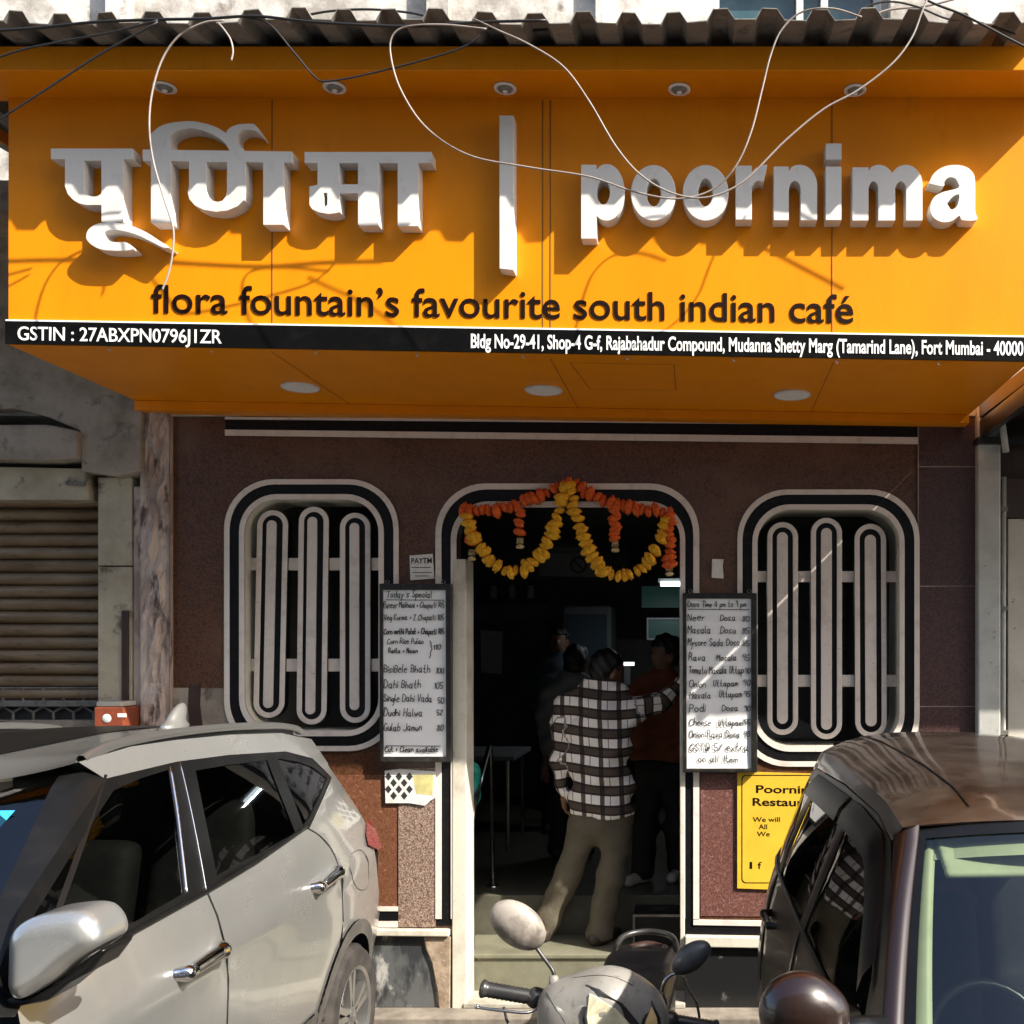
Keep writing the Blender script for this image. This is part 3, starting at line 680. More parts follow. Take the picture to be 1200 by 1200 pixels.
def elp(cx, cy, rx, ry, n=40): return [(cx+rx*math.cos(2*math.pi*k/n), cy+ry*math.sin(2*math.pi*k/n)) for k in range(n)]
# पू
c1 = lambda l: tr(l, 40, 130, .15)
letter('letter', contours([bx(59.5, 174, 155.5, 186.5), bx(118.8, 180, 144.3, 260),
    c1([(240, 370), (240, 590), (262, 650), (305, 695), (350, 722), (400, 735), (540, 735), (540, 370)]),
    c1(sm([(530, 872), (470, 890), (420, 930), (405, 985), (430, 1030), (490, 1070), (560, 1088), (680, 1092), (775, 1078), (720, 1027), (650, 1026), (595, 1018), (555, 985), (550, 950), (585, 932), (650, 930), (730, 945), (820, 975), (920, 1025), (1010, 1068), (1055, 1062), (980, 1015), (880, 950), (770, 900), (690, 880), (610, 868)], 3))],
    [c1([(390, 388), (525, 388), (525, 645), (505, 660), (480, 668), (440, 668), (405, 652), (390, 645)])]))
# र्णि
c2 = lambda l: tr(l, 160, 130, 1/6)
letter('letter', contours([[(167, 175), (342.5, 177.5), (342.5, 190.8), (167, 188.3)], bx(176.7, 180, 200, 261), bx(308.3, 182, 332.5, 263.5),
    c2(sm([(100, 300), (88, 200), (110, 150), (180, 100), (280, 76), (400, 72), (520, 98), (590, 130), (640, 165), (700, 215), (755, 285), (665, 285), (620, 225), (555, 175), (470, 138), (380, 122), (290, 138), (240, 172), (228, 215), (240, 300)], 4)),
    c2(sm([(620, 160), (655, 118), (715, 94), (775, 89), (825, 92), (855, 125), (880, 176), (835, 140), (760, 130), (712, 158), (700, 200), (720, 240), (755, 285), (690, 285), (645, 215)], 4)),
    c2([(368, 345), (368, 530), (358, 570), (370, 620), (410, 665), (470, 695), (560, 710), (640, 700), (710, 670), (755, 625), (768, 570), (765, 345)])],
    [c2([(490, 360), (490, 560), (505, 605), (535, 632), (570, 640), (605, 630), (628, 600), (635, 560), (635, 360)])]))
# मा
c3 = lambda l: tr(l, 340, 160, .15)
letter('letter', contours([bx(356.8, 178, 505.8, 191), bx(372, 184, 397, 222), bx(385, 216, 425, 226.5), bx(419.5, 184, 443.7, 264.3), bx(466, 184, 490, 265),
    c3([(150, 390), (215, 375), (385, 380), (388, 590), (350, 600), (300, 605), (225, 592), (172, 568), (150, 535)])],
    [c3([(260, 440), (290, 440), (290, 530), (280, 545), (262, 545)])]))
plate('divider_bar', [[(585, 135), (602, 135), (602, 317), (585, 315)]], LF, SY-.001, M['white_letter'], sign, pxl=LF, bevel=.003)
# latin letters
letter('letter', contours([bx(681, 193, 699, 279.6), elp(711, 225.3, 21, 33.3), bx(690, 226, 706, 240)], [elp(707, 225, 7.8, 14.5), [(698.5, 190), (702, 196), (699.2, 199)]]))
letter('letter', contours([elp(765.5, 226, 26.5, 33)], [elp(766, 225.5, 8.4, 16)]))
letter('letter', contours([elp(826.8, 226, 27, 33)], [elp(826.6, 225.5, 8.6, 16)]))
c4 = lambda l: tr(l, 660, 160, .2); c5 = lambda l: tr(l, 880, 160, .23333)
letter('letter', contours([bx(862, 194, 881, 257.4), c4([(1090, 225), (1120, 190), (1155, 168), (1196, 163), (1173, 268), (1150, 258), (1125, 265), (1090, 310)])]))
def arch(xa, xb, top, bot, wleg, xs_): # an n-shaped arch with right leg
    return None
letter('letter', contours([bx(906.8, 195, 924.3, 258), elp(937, 217, 20.5, 24), bx(938.3, 216, 957.5, 258)], [bx(924.3, 222, 938.3, 262), elp(931.3, 222, 7, 10), [(924.3, 190), (928, 195), (924.5, 201), (924.3, 201)], bx(900, 236, 906.7, 250)]))
letter('letter', contours([bx(967.5, 195, 986.2, 258), bx(967.5, 168, 986.2, 187)]))
letter('letter', contours([bx(999, 196, 1017.7, 258.4), elp(1030, 216, 19, 23), bx(1029.3, 215, 1049, 258.4), elp(1061.5, 216, 19.5, 23), bx(1062, 215, 1081, 258.4)], [bx(1017.7, 222, 1029.3, 262), elp(1023.5, 222, 5.8, 9.5), bx(1049, 222, 1062, 262), elp(1055.5, 222, 6.5, 9.5), [(1017.7, 190), (1021, 195), (1018, 201)]]))
letter('letter', contours([c5(sm([(893, 235), (915, 190), (960, 155), (1020, 142), (1080, 152), (1115, 182), (1126, 230), (1126, 370), (1136, 418), (1062, 420), (1046, 398), (1010, 424), (960, 430), (915, 405), (900, 360), (915, 310), (960, 280), (1040, 258), (1040, 230), (1020, 207), (990, 207), (972, 225), (965, 250)], 4))],
    [c5(sm([(985, 335), (1010, 305), (1045, 290), (1042, 330), (1030, 355), (1005, 366)], 3))]))

# ------------------------------------------------------------------ corrugated roof over the sign
mb = MB(); rows = []
ys = [4.40, 4.60, 5.2, 5.96]
z0 = 2.1+2.70
prof = []; x = -3.9; pitch = .203
while x < 1.5:
    prof += [(x, 0), (x+.085, 0), (x+.112, .047), (x+.172, .047)]; x += pitch
for k_, y in enumerate(ys):
    rows.append([Vector((px+.012*math.sin(px*5+y), y-(.05*(px+3.2)/4.6 if k_ == 0 else 0), z0+h+.075*(y-4.42)-(.006+.031*(px+3.2)/4.6 if k_ == 0 else 0)+(.010*math.sin(px*3.1)+.006*math.sin(px*9.7))*(1 if y < 4.5 else .5))) for px, h in prof])
mb.grid(rows)
rows2 = [[v+Vector((0, 0, .004)) for v in r_] for r_ in rows]
mb.grid(rows2); mb.grid([rows[0], rows2[0]])
rs = mb.build('corrugated_roof', M['roof_sheet'], None); tag(rs, 'weathered dark corrugated roofing sheet along the top of the orange sign', 'roof sheet')

# ------------------------------------------------------------------ recessed lights
def downlight(px, py):
    Y = (zo-EYE)*F/(PY-py); X = (px-PX)*Y/F; return Vector((X, Y, zo))
dl_lab = ['small silver spotlight above the left end of the white lettering', 'small silver spotlight above the middle of the first lettering', 'small silver spotlight just above the white upright divider bar',
          'small silver spotlight above the gap of the second lettering start', 'rightmost small silver spotlight under the sign overhang']
base = None
for (px, py), lb in zip(((193, 102), (392, 102), (592, 103), (796, 104), (1002, 105)), dl_lab):
    p = downlight(px, py)
    if base is None:
        base = thing('spotlight', lb, 'spotlight', p, 'spotlights under the sign overhang')
        MB().lathe([(.052, -.001), (.052, -.006), (.046, -.009), (.036, -.006), (.034, -.001)], p, seg=28).build('ring', M['spot_ring'], base, smooth=True)
        MB().lathe([(.034, -.001), (.030, -.012), (.018, -.016), (.0, -.016)], p, seg=24).build('lamp_cup', M['spot_dark'], base, smooth=True)
        MB().lathe([(.012, -.015), (.012, -.02), (.008, -.024), (0, -.025)], p, seg=12).build('lamp', M['spot_ring'], base, smooth=True)
        o = base
    else:
        o = copy_tree(base); o.location = p; tag(o, lb)
base = None
for (px, py), lb in zip(((352, 453), (637, 456.5), (928, 462)), ('round white panel light in the orange soffit above the left window', 'round white panel light in the orange soffit above the doorway', 'round white panel light in the orange soffit above the right window')):
    Y = 5.3
    for _ in range(20): X = (px-PX)*Y/F; Y = (zb(X)-EYE)*F/(PY-py)
    p = Vector((X, Y, zb(X)))
    if base is None:
        base = thing('panel_light', lb, 'ceiling light', p, 'round panel lights under the sign')
        MB().lathe([(.1, -.001), (.1, -.008), (.092, -.012), (.088, -.010)], p, seg=32).build('rim', M['white_frame'], base, smooth=True)
        MB().lathe([(.088, -.010), (.0, -.011)], p, seg=32).build('diffuser', M['panel_light'], base)
    else:
        o = copy_tree(base); o.location = p; tag(o, lb)

# ------------------------------------------------------------------ hanging cables
def cable(label, pts, r, m, ys=4.40):
    pp = spline(pts, 8); n = len(pp)
    w3 = [P(a, b, (c if len(q) else ys)) if False else P(q[0], q[1], (q[2] if len(q) > 2 else ys)-.07) for q in pp for a, b, c in [(0, 0, 0)]]
    o = MB().tube(w3, r, 8).build('cable', m, None, smooth=True); tag(o, label, 'cable', 'cables strung over the sign'); return o
def c3d(l, y): return [(a, b, y+(0 if len(q) < 1 else q[0])) for a, b, *q in l]
cable('thick black cable running along the front edge of the corrugated roof', c3d([(-40, 38), (40, 33), (110, 26), (180, 23), (240, 22), (300, 19), (370, 26), (480, 31), (560, 26), (640, 24)], 4.395), .006, M['cable_black'])
cable('black cable sloping gently from the left edge up to the roof edge', c3d([(-30, 78), (20, 60), (70, 49), (130, 38), (185, 24)], 4.38), 0.0042, M['cable_black'])
cable('black cable sloping steeply from the far left side up to the roof edge', c3d([(-30, 158), (10, 133), (60, 101), (120, 62), (185, 26)], 4.37), 0.0042, M['cable_black'])
cable('pale cable hanging in a long curve across the left lettering down to the tagline', c3d([(262, 24), (238, 27), (210, 42), (190, 70), (178, 110), (175, 150), (180, 190), (193, 235), (203, 268), (202, 298), (197, 322), (190, 340)], 4.42), 0.0042, M['cable_grey'])
cable('short pale wire end dangling from the roof edge near the left', c3d([(255, 26), (262, 34), (270, 46), (273, 60), (271, 71)], 4.40), .004, M['cable_grey'])
cable('dark cable sagging between two roof ridges over the second spotlight', c3d([(285, 20), (315, 28), (345, 62), (370, 91), (386, 95), (430, 87), (490, 72), (545, 54), (576, 28)], 4.40), 0.0040, M['cable_black'])
cable('dark looped cable swinging from the roof edge below the divider bar to the right', c3d([(570, 34), (520, 29), (478, 31), (460, 42), (458, 66), (470, 106), (500, 150), (550, 182), (620, 196), (690, 207), (745, 225), (795, 233), (835, 222), (862, 195), (880, 155), (893, 105), (903, 65), (916, 35), (940, 14), (975, 10), (1010, 20)], 4.39), 0.0040, M['cable_grey'])
cable('long brown cable sagging over the right lettering from roof edge to roof edge', c3d([(555, 22), (585, 36), (620, 52), (660, 78), (690, 118), (722, 172), (752, 206), (790, 227), (830, 231), (872, 212), (920, 165), (965, 128), (1005, 106), (1045, 75), (1068, 45), (1080, 15), (1090, -10)], 4.36), 0.0040, M['cable_grey'])
cable('thin dark cable crossing the plaster wall above the roof, left of centre', c3d([(335, 24), (380, 14), (430, 11), (480, 15), (520, 24), (600, 36), (660, 33)], 4.6), .005, M['cable_black'])
cable('thin black cable looping above the roof at the right end', c3d([(1000, 18), (1020, 6), (1045, 2), (1075, 8), (1110, 22), (1140, 24), (1190, 40)], 4.5), 0.0042, M['cable_black'])
cable('grey cable slanting up over the roof ridges at the far right', c3d([(1010, 26), (1040, 12), (1090, 6), (1150, -10)], 4.55), .005, M['cable_grey'])
cable('black cable dropping across the right end of the corrugated sheet', c3d([(1055, -20), (1090, 2), (1130, 18), (1180, 44), (1230, 70)], 4.41), .005, M['cable_black'])

# ------------------------------------------------------------------ menu boards and notices
def board(label, fr, pp, lines, rule, lean):
    Yb = 5.94; b = thing('menu_board', label, 'menu board', P((fr[0]+fr[2])/2, fr[3], Yb), 'handwritten menu boards by the door')
    q = lambda r_: [(r_[0], r_[1]), (r_[2], r_[1]), (r_[2]+lean, r_[3]), (r_[0]+lean, r_[3])]
    plate('frame', [q(fr), q((pp[0], pp[1], pp[2], pp[3]))], Yb-.012, Yb+.04, M['frame_black'], b, bevel=.004, pxl=Yb)
    plate('back', [q((pp[0]-1, pp[1]-1, pp[2]+1, pp[3]+1))], Yb+.012, Yb+.038, M['frame_black'], b, pxl=Yb)
    # slightly buckled paper behind plastic
    a = P(pp[0], pp[1], Yb); c = P(pp[2], pp[3], Yb); rows = []
    for j in range(25):
        t = j/24; py = pp[1]+(pp[3]-pp[1])*t
        rows.append([P(pp[0]+(pp[2]-pp[0])*k/10+lean*t, py, Yb)+Vector((0, .004+.0035*math.sin(3*k/10*math.pi+5*t)*math.sin(t*9+1), 0)) for k in range(11)])
    MB().grid(rows).build('paper', M['paper'], b, smooth=True)
    ink = MB()
    for (s, x0, x1, yb, h, wd) in lines: handwrite(ink, s, x0, x1, yb, h, Yb-.001, wd)
    for (xa, xb, y) in rule: ink.add([P(xa, y, Yb-.002), P(xb, y+.5, Yb-.002), P(xb, y+1.3, Yb-.002), P(xa, y+.8, Yb-.002)], [(0, 1, 2, 3)])
    ink.build('handwriting', M['ink'], b, fix=False)
    for x in (fr[0]+9, fr[2]-9):
        p = P(x, fr[1], Yb+.02); MB().tube([p+Vector((0, 0, -.01)), p+Vector((-.012, 0, .012)), p+Vector((0, 0, .026)), p+Vector((.012, 0, .012)), p+Vector((0, 0, -.006))], .004, 6).build('hook', M['iron'], b)
    return b
W_ = 0.9
board("tall white board of today's specials hung left of the doorway", (445, 684, 528.5, 893), (449, 691.5, 522.5, 886.5),
  [("Today's Special", 453, 507, 700, 7.5, W_), ('Paneer Makhani + Chapati 145', 449.5, 521, 712, 6.5, .8), ('Veg Kurma + 2 Chapati 105', 450, 520.5, 726.5, 6.5, .8), ('Corn methi Palak + Chapati 145', 450, 520.5, 743, 6.5, 1.0),
   ('Corn Rice Pulao', 454, 497, 754.5, 6.5, .8), ('Raita + Naan', 455, 490, 765, 5.5, 1.0), ('}', 503, 508, 772, 20, 1.1), ('110', 508, 517, 761, 5, 1.0),
   ('BisiBele Bhath', 450, 505, 788, 8.5, W_), ('100', 511, 521, 789, 6, W_), ('Dahi Bhath', 450, 494, 806, 8.5, W_), ('105', 509, 520, 807, 6.5, W_), ('Single Dahi Vada', 450, 507, 822, 8.5, W_), ('50', 513, 521, 824, 6, W_),
   ('Dudhi Halwa', 450, 496, 839, 8.5, W_), ('52', 512, 519, 838, 5.5, W_), ('Gulab Jamun', 450, 495, 856, 8.5, W_), ('80', 512, 520, 856, 6, W_), ('Cut + Clean available', 451, 514, 881, 6, 1.1)],
  [(452, 521, 702.5), (452, 516, 873.5)], .6)
board('tall white dosa price board hung right of the doorway', (800, 695, 887, 905), (804.5, 701.5, 880, 900.5),
  [('Dosa Time 4 pm to 9 pm', 806, 875, 711, 6.5, W_), ('Neer', 806, 827, 727, 8, W_), ('Dosa', 844, 863, 727, 7, W_), ('80', 870, 879, 728, 6.5, W_), ('Masala', 806, 834, 742, 8, W_), ('Dosa', 844, 864, 742, 7, W_), ('85', 870, 879, 742, 6.5, W_),
   ('Mysore Sada Dosa', 806, 868, 756.5, 8, W_), ('85', 870, 879, 757, 6.5, W_), ('Rava', 807, 828, 774, 8.5, W_), ('Masala', 840, 864, 774, 7, W_), ('95', 870, 879, 774, 6.5, W_),
   ('Tomato Masala Uttap', 807, 872, 789, 8, W_), ('90', 873, 880, 789, 6, W_), ('Onion', 808, 828, 805, 7.5, W_), ('Uttapam', 836, 866, 804, 7, W_), ('90', 871, 880, 803, 6, W_), ('Masala', 808, 834, 818, 7.5, W_), ('Uttapam', 843, 870, 817, 7.5, W_), ('95', 872, 880, 816, 6, W_),
   ('Podi', 808, 828, 834, 9, W_), ('Dosa', 846, 866, 833, 7, W_), ('90', 872, 880, 833, 6.5, W_), ('Cheese', 808, 834, 850, 8, W_), ('Uttapam', 842, 871, 850, 7.5, W_), ('105', 871, 880, 849, 6, W_), ('Onion Rava Dosa', 808, 868, 864, 7.5, W_), ('90', 872, 879, 863, 6, W_),
   ('GST@ 5% extra', 808, 878, 880, 9, W_), ('on all Item', 818, 866, 893, 7.5, W_)],
  [(806, 878, 713.5)], .4)
n = thing('wall_notice', 'small white printed sticker above the board left of the doorway', 'notice', P(494, 679, 5.985))
plate('paper', [[(480, 651), (507, 649), (509, 678), (481, 680)]], 5.984, 5.988, M['notice'], n, pxl=5.985)
text('lettering', 'PAYTM', 482, 506, 660.5, 660, 6.5, 5.984, M['ink'], n, thick=.0008, proud=.0003, offset=.02)
mb = MB()
for y, xa, xb in ((664.5, 482, 505), (670.5, 483, 506), (674.5, 486, 503)):
    mb.add([P(xa, y, 5.9832), P(xb, y, 5.9832), P(xb, y+.9, 5.9832), P(xa, y+.9, 5.9832)], [(0, 1, 2, 3)])
mb.build('printed_rule', M['ink'], n, fix=False)
n = plate('paper_notice', [[(834.5, 655), (848, 655.5), (847, 663), (848, 678), (834, 677)]], 5.985, 5.989, M['notice'], None, pxl=5.985); tag(n, 'blank white scrap of paper pasted on the brown wall right of the doorway', 'paper')
n = thing('torn_poster', 'torn remains of a poster with a lattice print left of the doorway', 'poster', P(480, 943, 5.98))
plate('paper', [[(451, 903), (468, 901), (511, 904), (510, 935), (505, 938), (498, 944), (480, 941), (452, 941)]], 5.976, 5.9795, M['notice'], n, pxl=5.98)
mb = MB()
for i in range(5):
    for j in range(4):
        if (i+j) % 2: continue
        cx, cy = 455+i*6.2, 910+j*7.5; q = [P(cx-4, cy, 5.9755), P(cx, cy-5, 5.9755), P(cx+4, cy, 5.9755), P(cx, cy+5, 5.9755)]; mb.add(q, [(0, 1, 2, 3)])
mb.build('lattice_print', M['ink'], n, fix=False)
plate('faded_patch', [[(484, 908), (508, 907), (507, 932), (488, 930)]], 5.9752, 5.9758, mat('faded_yellow', (.55, .5, .2), .7, (.4, .36, .16), 12, .4, .6), n, pxl=5.98)
n = thing('wall_poster', 'yellow printed poster on the wall behind the maroon car', 'poster', P(920, 1040, 5.98))
plate('sheet', [[(864, 904), (1004, 908), (1004, 1046), (864, 1041)]], 5.979, 5.984, M['yellow'], n, pxl=5.98)
plate('border', [rr(869, 908, 999, 1035, 5, 4), rr(870, 909, 998, 1034, 5, 4)], 5.9778, 5.9785, M['tagline'], n, pxl=5.98)
text('lettering', 'Poornima', 886, 962, 929, 930, 9, 5.979, M['tagline'], n, thick=.0006, proud=.0004, offset=.02)
text('lettering', 'Restaurant', 882, 966, 944, 945, 9, 5.979, M['tagline'], n, thick=.0006, proud=.0004, offset=.02)
text('lettering', 'We will', 882, 914, 963, 963, 5.5, 5.979, M['tagline'], n, thick=.0006, proud=.0004, offset=.01)
text('lettering', 'All', 889, 899, 971.5, 971.5, 5.5, 5.979, M['tagline'], n, thick=.0006, proud=.0004, offset=.01)
text('lettering', 'We', 887, 902, 980, 980, 5.5, 5.979, M['tagline'], n, thick=.0006, proud=.0004, offset=.01)
text('lettering', '1', 878.5, 881.5, 1018, 1018, 8, 5.979, M['tagline'], n, thick=.0006, proud=.0004, offset=.01)
text('lettering', 'f', 888, 892.5, 1018, 1018, 8, 5.979, M['tagline'], n, thick=.0006, proud=.0004, offset=.01)

# ------------------------------------------------------------------ marigold garland
gar = thing('door_garland', 'orange and yellow marigold garland festooned across the top of the doorway', 'garland', P(665, 680, 5.93))
ico = bmesh.new(); bmesh.ops.create_icosphere(ico, subdivisions=3, radius=1); ICO_V = [v.co.copy() for v in ico.verts]; ICO_F = [tuple(v.index for v in f.verts) for f in ico.faces]; ico.free()
def blossoms(pts, r, yy, jit=.25):
    """ruffled flower heads threaded one after another"""
    mb = MB(); pp = spline(pts, 12); step = r*1.02; acc = 0; last = np.array(pp[0]); out = [np.array(pp[0])]
    for q in pp[1:]:
        q = np.array(q); acc += np.hypot(*(q-last))
        if acc >= step: out.append(q); acc = 0
        last = q
    for i, q in enumerate(out):
        d = out[min(i+1, len(out)-1)]-out[max(i-1, 0)]; d = d/max(np.hypot(*d), 1e-6)
        rad = r*random.uniform(.82, 1.34)*yy/F; ph = random.uniform(0, 6)
        t3 = Vector((d[0], 0, -d[1])); n3 = Vector((d[1], 0, d[0])); c = P(q[0]+random.uniform(-1, 1)*jit*r, q[1]+random.uniform(-1, 1)*jit*r, yy+random.uniform(-.01, .01))
        th = random.uniform(-.4, .4); t3, n3 = t3*math.cos(th)+n3*math.sin(th), n3*math.cos(th)-t3*math.sin(th)
        vs = []
        for v in ICO_V:
            a = math.atan2(v.y, v.z); rf = (1+.13*math.sin(9*a+ph+5*v.x)+.10*math.sin(17*v.x+ph*2-6*a))*random.uniform(.86, 1.14)
            vs.append(c+t3*(v.x*rad*.62)+n3*(v.z*rad*rf)+Vector((0, v.y*rad*rf, 0)))
        mb.add(vs, ICO_F)
    return mb
GY = 5.945
blossoms([(543, 598), (565, 599), (590, 596), (615, 587), (640, 576), (660, 568), (668, 565), (680, 572), (700, 583), (725, 592), (755, 597), (786, 601)], 6.6, GY).build('orange_strand', M['marigold_o'], gar, smooth=True)
blossoms([(548, 606), (553, 625), (565, 645), (580, 661), (596, 670), (612, 668), (625, 658), (638, 642), (648, 622), (655, 600), (659, 582), (664, 570)], 6.8, GY-.015).build('yellow_swag', M['marigold_y'], gar, smooth=True)
blossoms([(667, 570), (672, 588), (677, 612), (685, 632), (694, 650), (706, 666), (720, 675), (733, 673), (750, 668), (762, 654), (772, 636), (778, 618), (782, 606)], 6.8, GY-.015).build('yellow_swag', M['marigold_y'], gar, smooth=True)
for (x, y0, y1) in ((609.5, 598, 628), (721, 597, 632), (784.5, 606, 660), (553, 612, 642)):
    pd = blossoms([(x, y0), (x, (y0+y1)/2), (x, y1)], 5.6 if x < 780 else 6.4, GY+(.02 if x < 560 else -.005)).build('pendant', M['marigold_o'], gar, smooth=True)
    tb = MB()
    for k in range(5): tb.tube([P(x-3+k*1.5, y1+2, GY), P(x-3.5+k*1.7, y1+9, GY-.004)], .003, 5)
    p = P(x, y1+12, GY); tb.lathe([(.0, .012), (.016, .008), (.026, -.004), (.018, -.014), (0, -.017)], p, seg=10)
    tb.build('tassel', M['tassel'], pd, smooth=True)

# ------------------------------------------------------------------ things inside the doorway
hr = thing('handrail', 'steel pipe handrail standing at the left of the steps', 'handrail', (-1.39, 6.5, .1))
A0, A1, B1, B0 = Vector((-1.40, 6.3, .03)), Vector((-1.40, 6.3, 1.08)), Vector((-1.40, 6.84, 1.47)), Vector((-1.385, 6.86, .507))
MB().tube([A0, A1+Vector((0, 0, -.04)), A1+Vector((0, .03, .03)), B1+Vector((0, -.03, -.02))], .017, 12).build('rail', M['steel'], hr, smooth=True)
MB().tube([B1+Vector((0, -.02, -.03)), B1+Vector((.002, .01, -.05)), B0], .015, 12).build('post', M['steel'], hr, smooth=True)
MB().lathe([(.0, .02), (.02, .02), (.04, .008), (.042, 0)], B0, seg=16).build('foot', M['steel'], hr, smooth=True)
bag = link_mesh('plastic_bag', snet(lambda X, Y, Z: smin(ell(X, Y, Z, (-1.45, 6.5, 1.18), (.055, .06, .13)), ell(X, Y, Z, (-1.43, 6.5, 1.3), (.03, .04, .07)), .05)+.006*np.sin(40*Z+30*X), (-1.55, 6.4, 1.0), (-1.35, 6.6, 1.4), .012), M['teal_bag'], None, True); tag(bag, 'teal plastic bag hanging behind the left door jamb', 'bag')
cr = thing('metal_crate', 'low dark box with steel edges on the lower step by the right jamb', 'box', (-.28, 6.45, .252))
a, b = P(742, 1110, 6.4), P(797, 1076, 6.4)
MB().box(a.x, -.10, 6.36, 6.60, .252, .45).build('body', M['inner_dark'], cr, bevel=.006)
mb = MB()
for (x0, x1, z0_, z1_) in ((a.x, -.10, .436, .452), (a.x, a.x+.016, .252, .436)): mb.box(x0, x1, 6.345, 6.359, z0_, z1_)
mb.build('edge', M['steel'], cr)
# back of the room
pn = thing('hanging_panel', 'dim white no smoking panel hanging inside above the doorway', 'panel', P(662, 674, 8.2))
plate('board', [[(632, 641), (700, 642), (700, 676), (632, 675)]], 8.2, 8.23, M['grey_shirt'], pn, pxl=8.2)
text('lettering', 'No Smoking Area', 645, 686, 648.5, 648.5, 4.5, 8.2, M['ink'], pn)
plate('smoking_symbol', [elp(678, 662, 10, 10, 28), elp(678, 662, 7.6, 7.6, 28)], 8.196, 8.199, M['ink'], pn, pxl=8.2)
plate('smoking_symbol', [[(671.5, 657), (673, 655.5), (684.5, 667), (683, 668.5)]], 8.194, 8.1955, M['ink'], pn, pxl=8.2)
mb = MB()
for x in (640, 692): mb.tube([P(x, 641, 8.215), Vector((P(x, 641, 8.215).x, 8.215, 3.3))], .004, 6)
mb.build('hanger', M['iron'], pn)
fan = thing('exhaust_fan', 'dark round exhaust fan high on the back wall', 'fan', P(750, 630, 10.9))
p = P(752, 612, 11.1); MB().lathe([(.17, .05), (.19, 0), (.17, -.05), (.15, -.05), (.15, .03)], p, 'y', 28).build('housing', M['inner_dark'], fan, smooth=True)
mb = MB()
for k in range(5):
    c = R(72*k); mb.box(.03, .14, -.01, .01, -.035, .035, Matrix.Translation(p) @ Matrix.Rotation(c, 4, 'Y') @ Matrix.Rotation(.5, 4, 'X'))
mb.build('blade', M['iron'], fan)
pic = thing('picture_frame', 'dark framed picture on the back wall under the fan', 'picture', P(750, 675, 11.1))
plate('frame', [[(737, 638), (766, 638), (766, 676), (737, 676)], [(739.5, 640.5), (763.5, 640.5), (763.5, 673.5), (739.5, 673.5)]], 11.14, 11.18, M['inner_dark'], pic, pxl=11.14)
plate('print', [[(739.5, 640.5), (763.5, 640.5), (763.5, 673.5), (739.5, 673.5)]], 11.165, 11.175, M['blue_shirt'], pic, pxl=11.14)
tl = thing('tube_light', 'lit white tube light inside near the right door jamb', 'lamp', P(786, 690, 8.8))
a, b = P(774, 684.5, 8.8), P(799, 684.5, 8.8)
MB().tube([a, b], .020, 10).build('tube', M['tube'], tl, smooth=True); MB().box(a.x-.02, b.x+.02, 8.81, 8.84, a.z+.015, a.z+.05).build('fitting', M['white_frame'], tl)
ld = bpy.data.lights.new('tube_glow', 'AREA'); ld.shape = 'RECTANGLE'; ld.size = .3; ld.size_y = .05; ld.energy = 1.8; ld.color = (.85, .95, 1.0); lo_ = bpy.data.objects.new('tube_glow', ld); COL.objects.link(lo_); lo_.parent = tl; lo_.location = Vector(((a.x+b.x)/2, 8.8, a.z-.03))-org(tl)
ls = thing('lit_sign', 'dim green lit menu panel on the far wall beside the right jamb', 'sign', P(780, 712, 9.6))
plate('face', [[(752, 687), (800, 687), (800, 712), (752, 712)]], 9.6, 9.64, M['lit_panel'], ls, pxl=9.6)
mb = MB(); handwrite(mb, 'dosa', 757, 772, 699, 7, 9.598, 1.0); handwrite(mb, 'idli', 757, 772, 709, 6, 9.598, 1.0); mb.build('lettering', M['ink'], ls, fix=False) if False else None
sw = thing('serving_hatch', 'small green lit serving hatch with a steel rim at the back', 'hatch', P(785, 745, 9.2))
plate('opening', [[(760, 726), (800, 726), (800, 748), (760, 748)]], 9.2, 9.21, M['lit_panel'], sw, pxl=9.2)
plate('rim', [[(758, 724), (802, 724), (802, 750), (758, 750)], [(760, 726), (800, 726), (800, 748), (760, 748)]], 9.19, 9.22, M['steel'], sw, pxl=9.2)
dv = thing('display_lamp', 'small bright white lamp over the counter behind the checked-shirt man', 'lamp', P(737, 800, 9.0))
a, b = P(731, 776, 9.0), P(743, 780, 9.0); MB().box(a.x, b.x, 9.0, 9.03, b.z, a.z).build('lamp', M['lit_white'], dv); a, b = P(731.5, 781, 9.0), P(738, 802, 9.0); MB().box(a.x, b.x, 9.0, 9.04, b.z, a.z).build('body', M['grey_shirt'], dv)
fr = thing('fridge', 'dim grey upright cabinet standing deep inside the cafe', 'cabinet', P(675, 1000, 9.8))
a, b = P(660, 710, 9.8), P(716, 760, 9.8); mb = MB().box(a.x, b.x, 9.8, 10.4, .507, a.z); mb.build('body', M['grey_shirt'], fr, bevel=.02); MB().box(a.x+.04, b.x-.04, 9.785, 9.798, .6, a.z-.08).build('door', M['blue_shirt'], fr)
tb = thing('dining_table', 'dark dining table standing in the gloom left of the fridge', 'table', (-1.9, 8.4, .507))
MB().box(-2.4, -1.45, 8.0, 8.8, 1.22, 1.26).build('tabletop', M['grey_shirt'], tb, bevel=.008)
for x_ in (-2.34, -1.51):
    for y_ in (8.06, 8.74): MB().tube([(x_, y_, .507), (x_, y_, 1.22)], .018, 8).build('leg', M['steel'], tb)
cal = plate('wall_calendar', [[(563, 738), (589, 740), (588, 790), (564, 788)]], 10.9, 10.91, M['notice'], None, pxl=10.9); tag(cal, 'pale paper calendar far back on the left inside the cafe', 'calendar')
shf = thing('wall_shelf', 'dim shelf of jars on the back wall above the fridge', 'shelf', P(600, 700, 11.0))
a, b = P(560, 706, 11.0), P(640, 702, 11.0); MB().box(a.x, b.x, 10.95, 11.2, a.z, b.z).build('board', M['dark_wood'], shf)
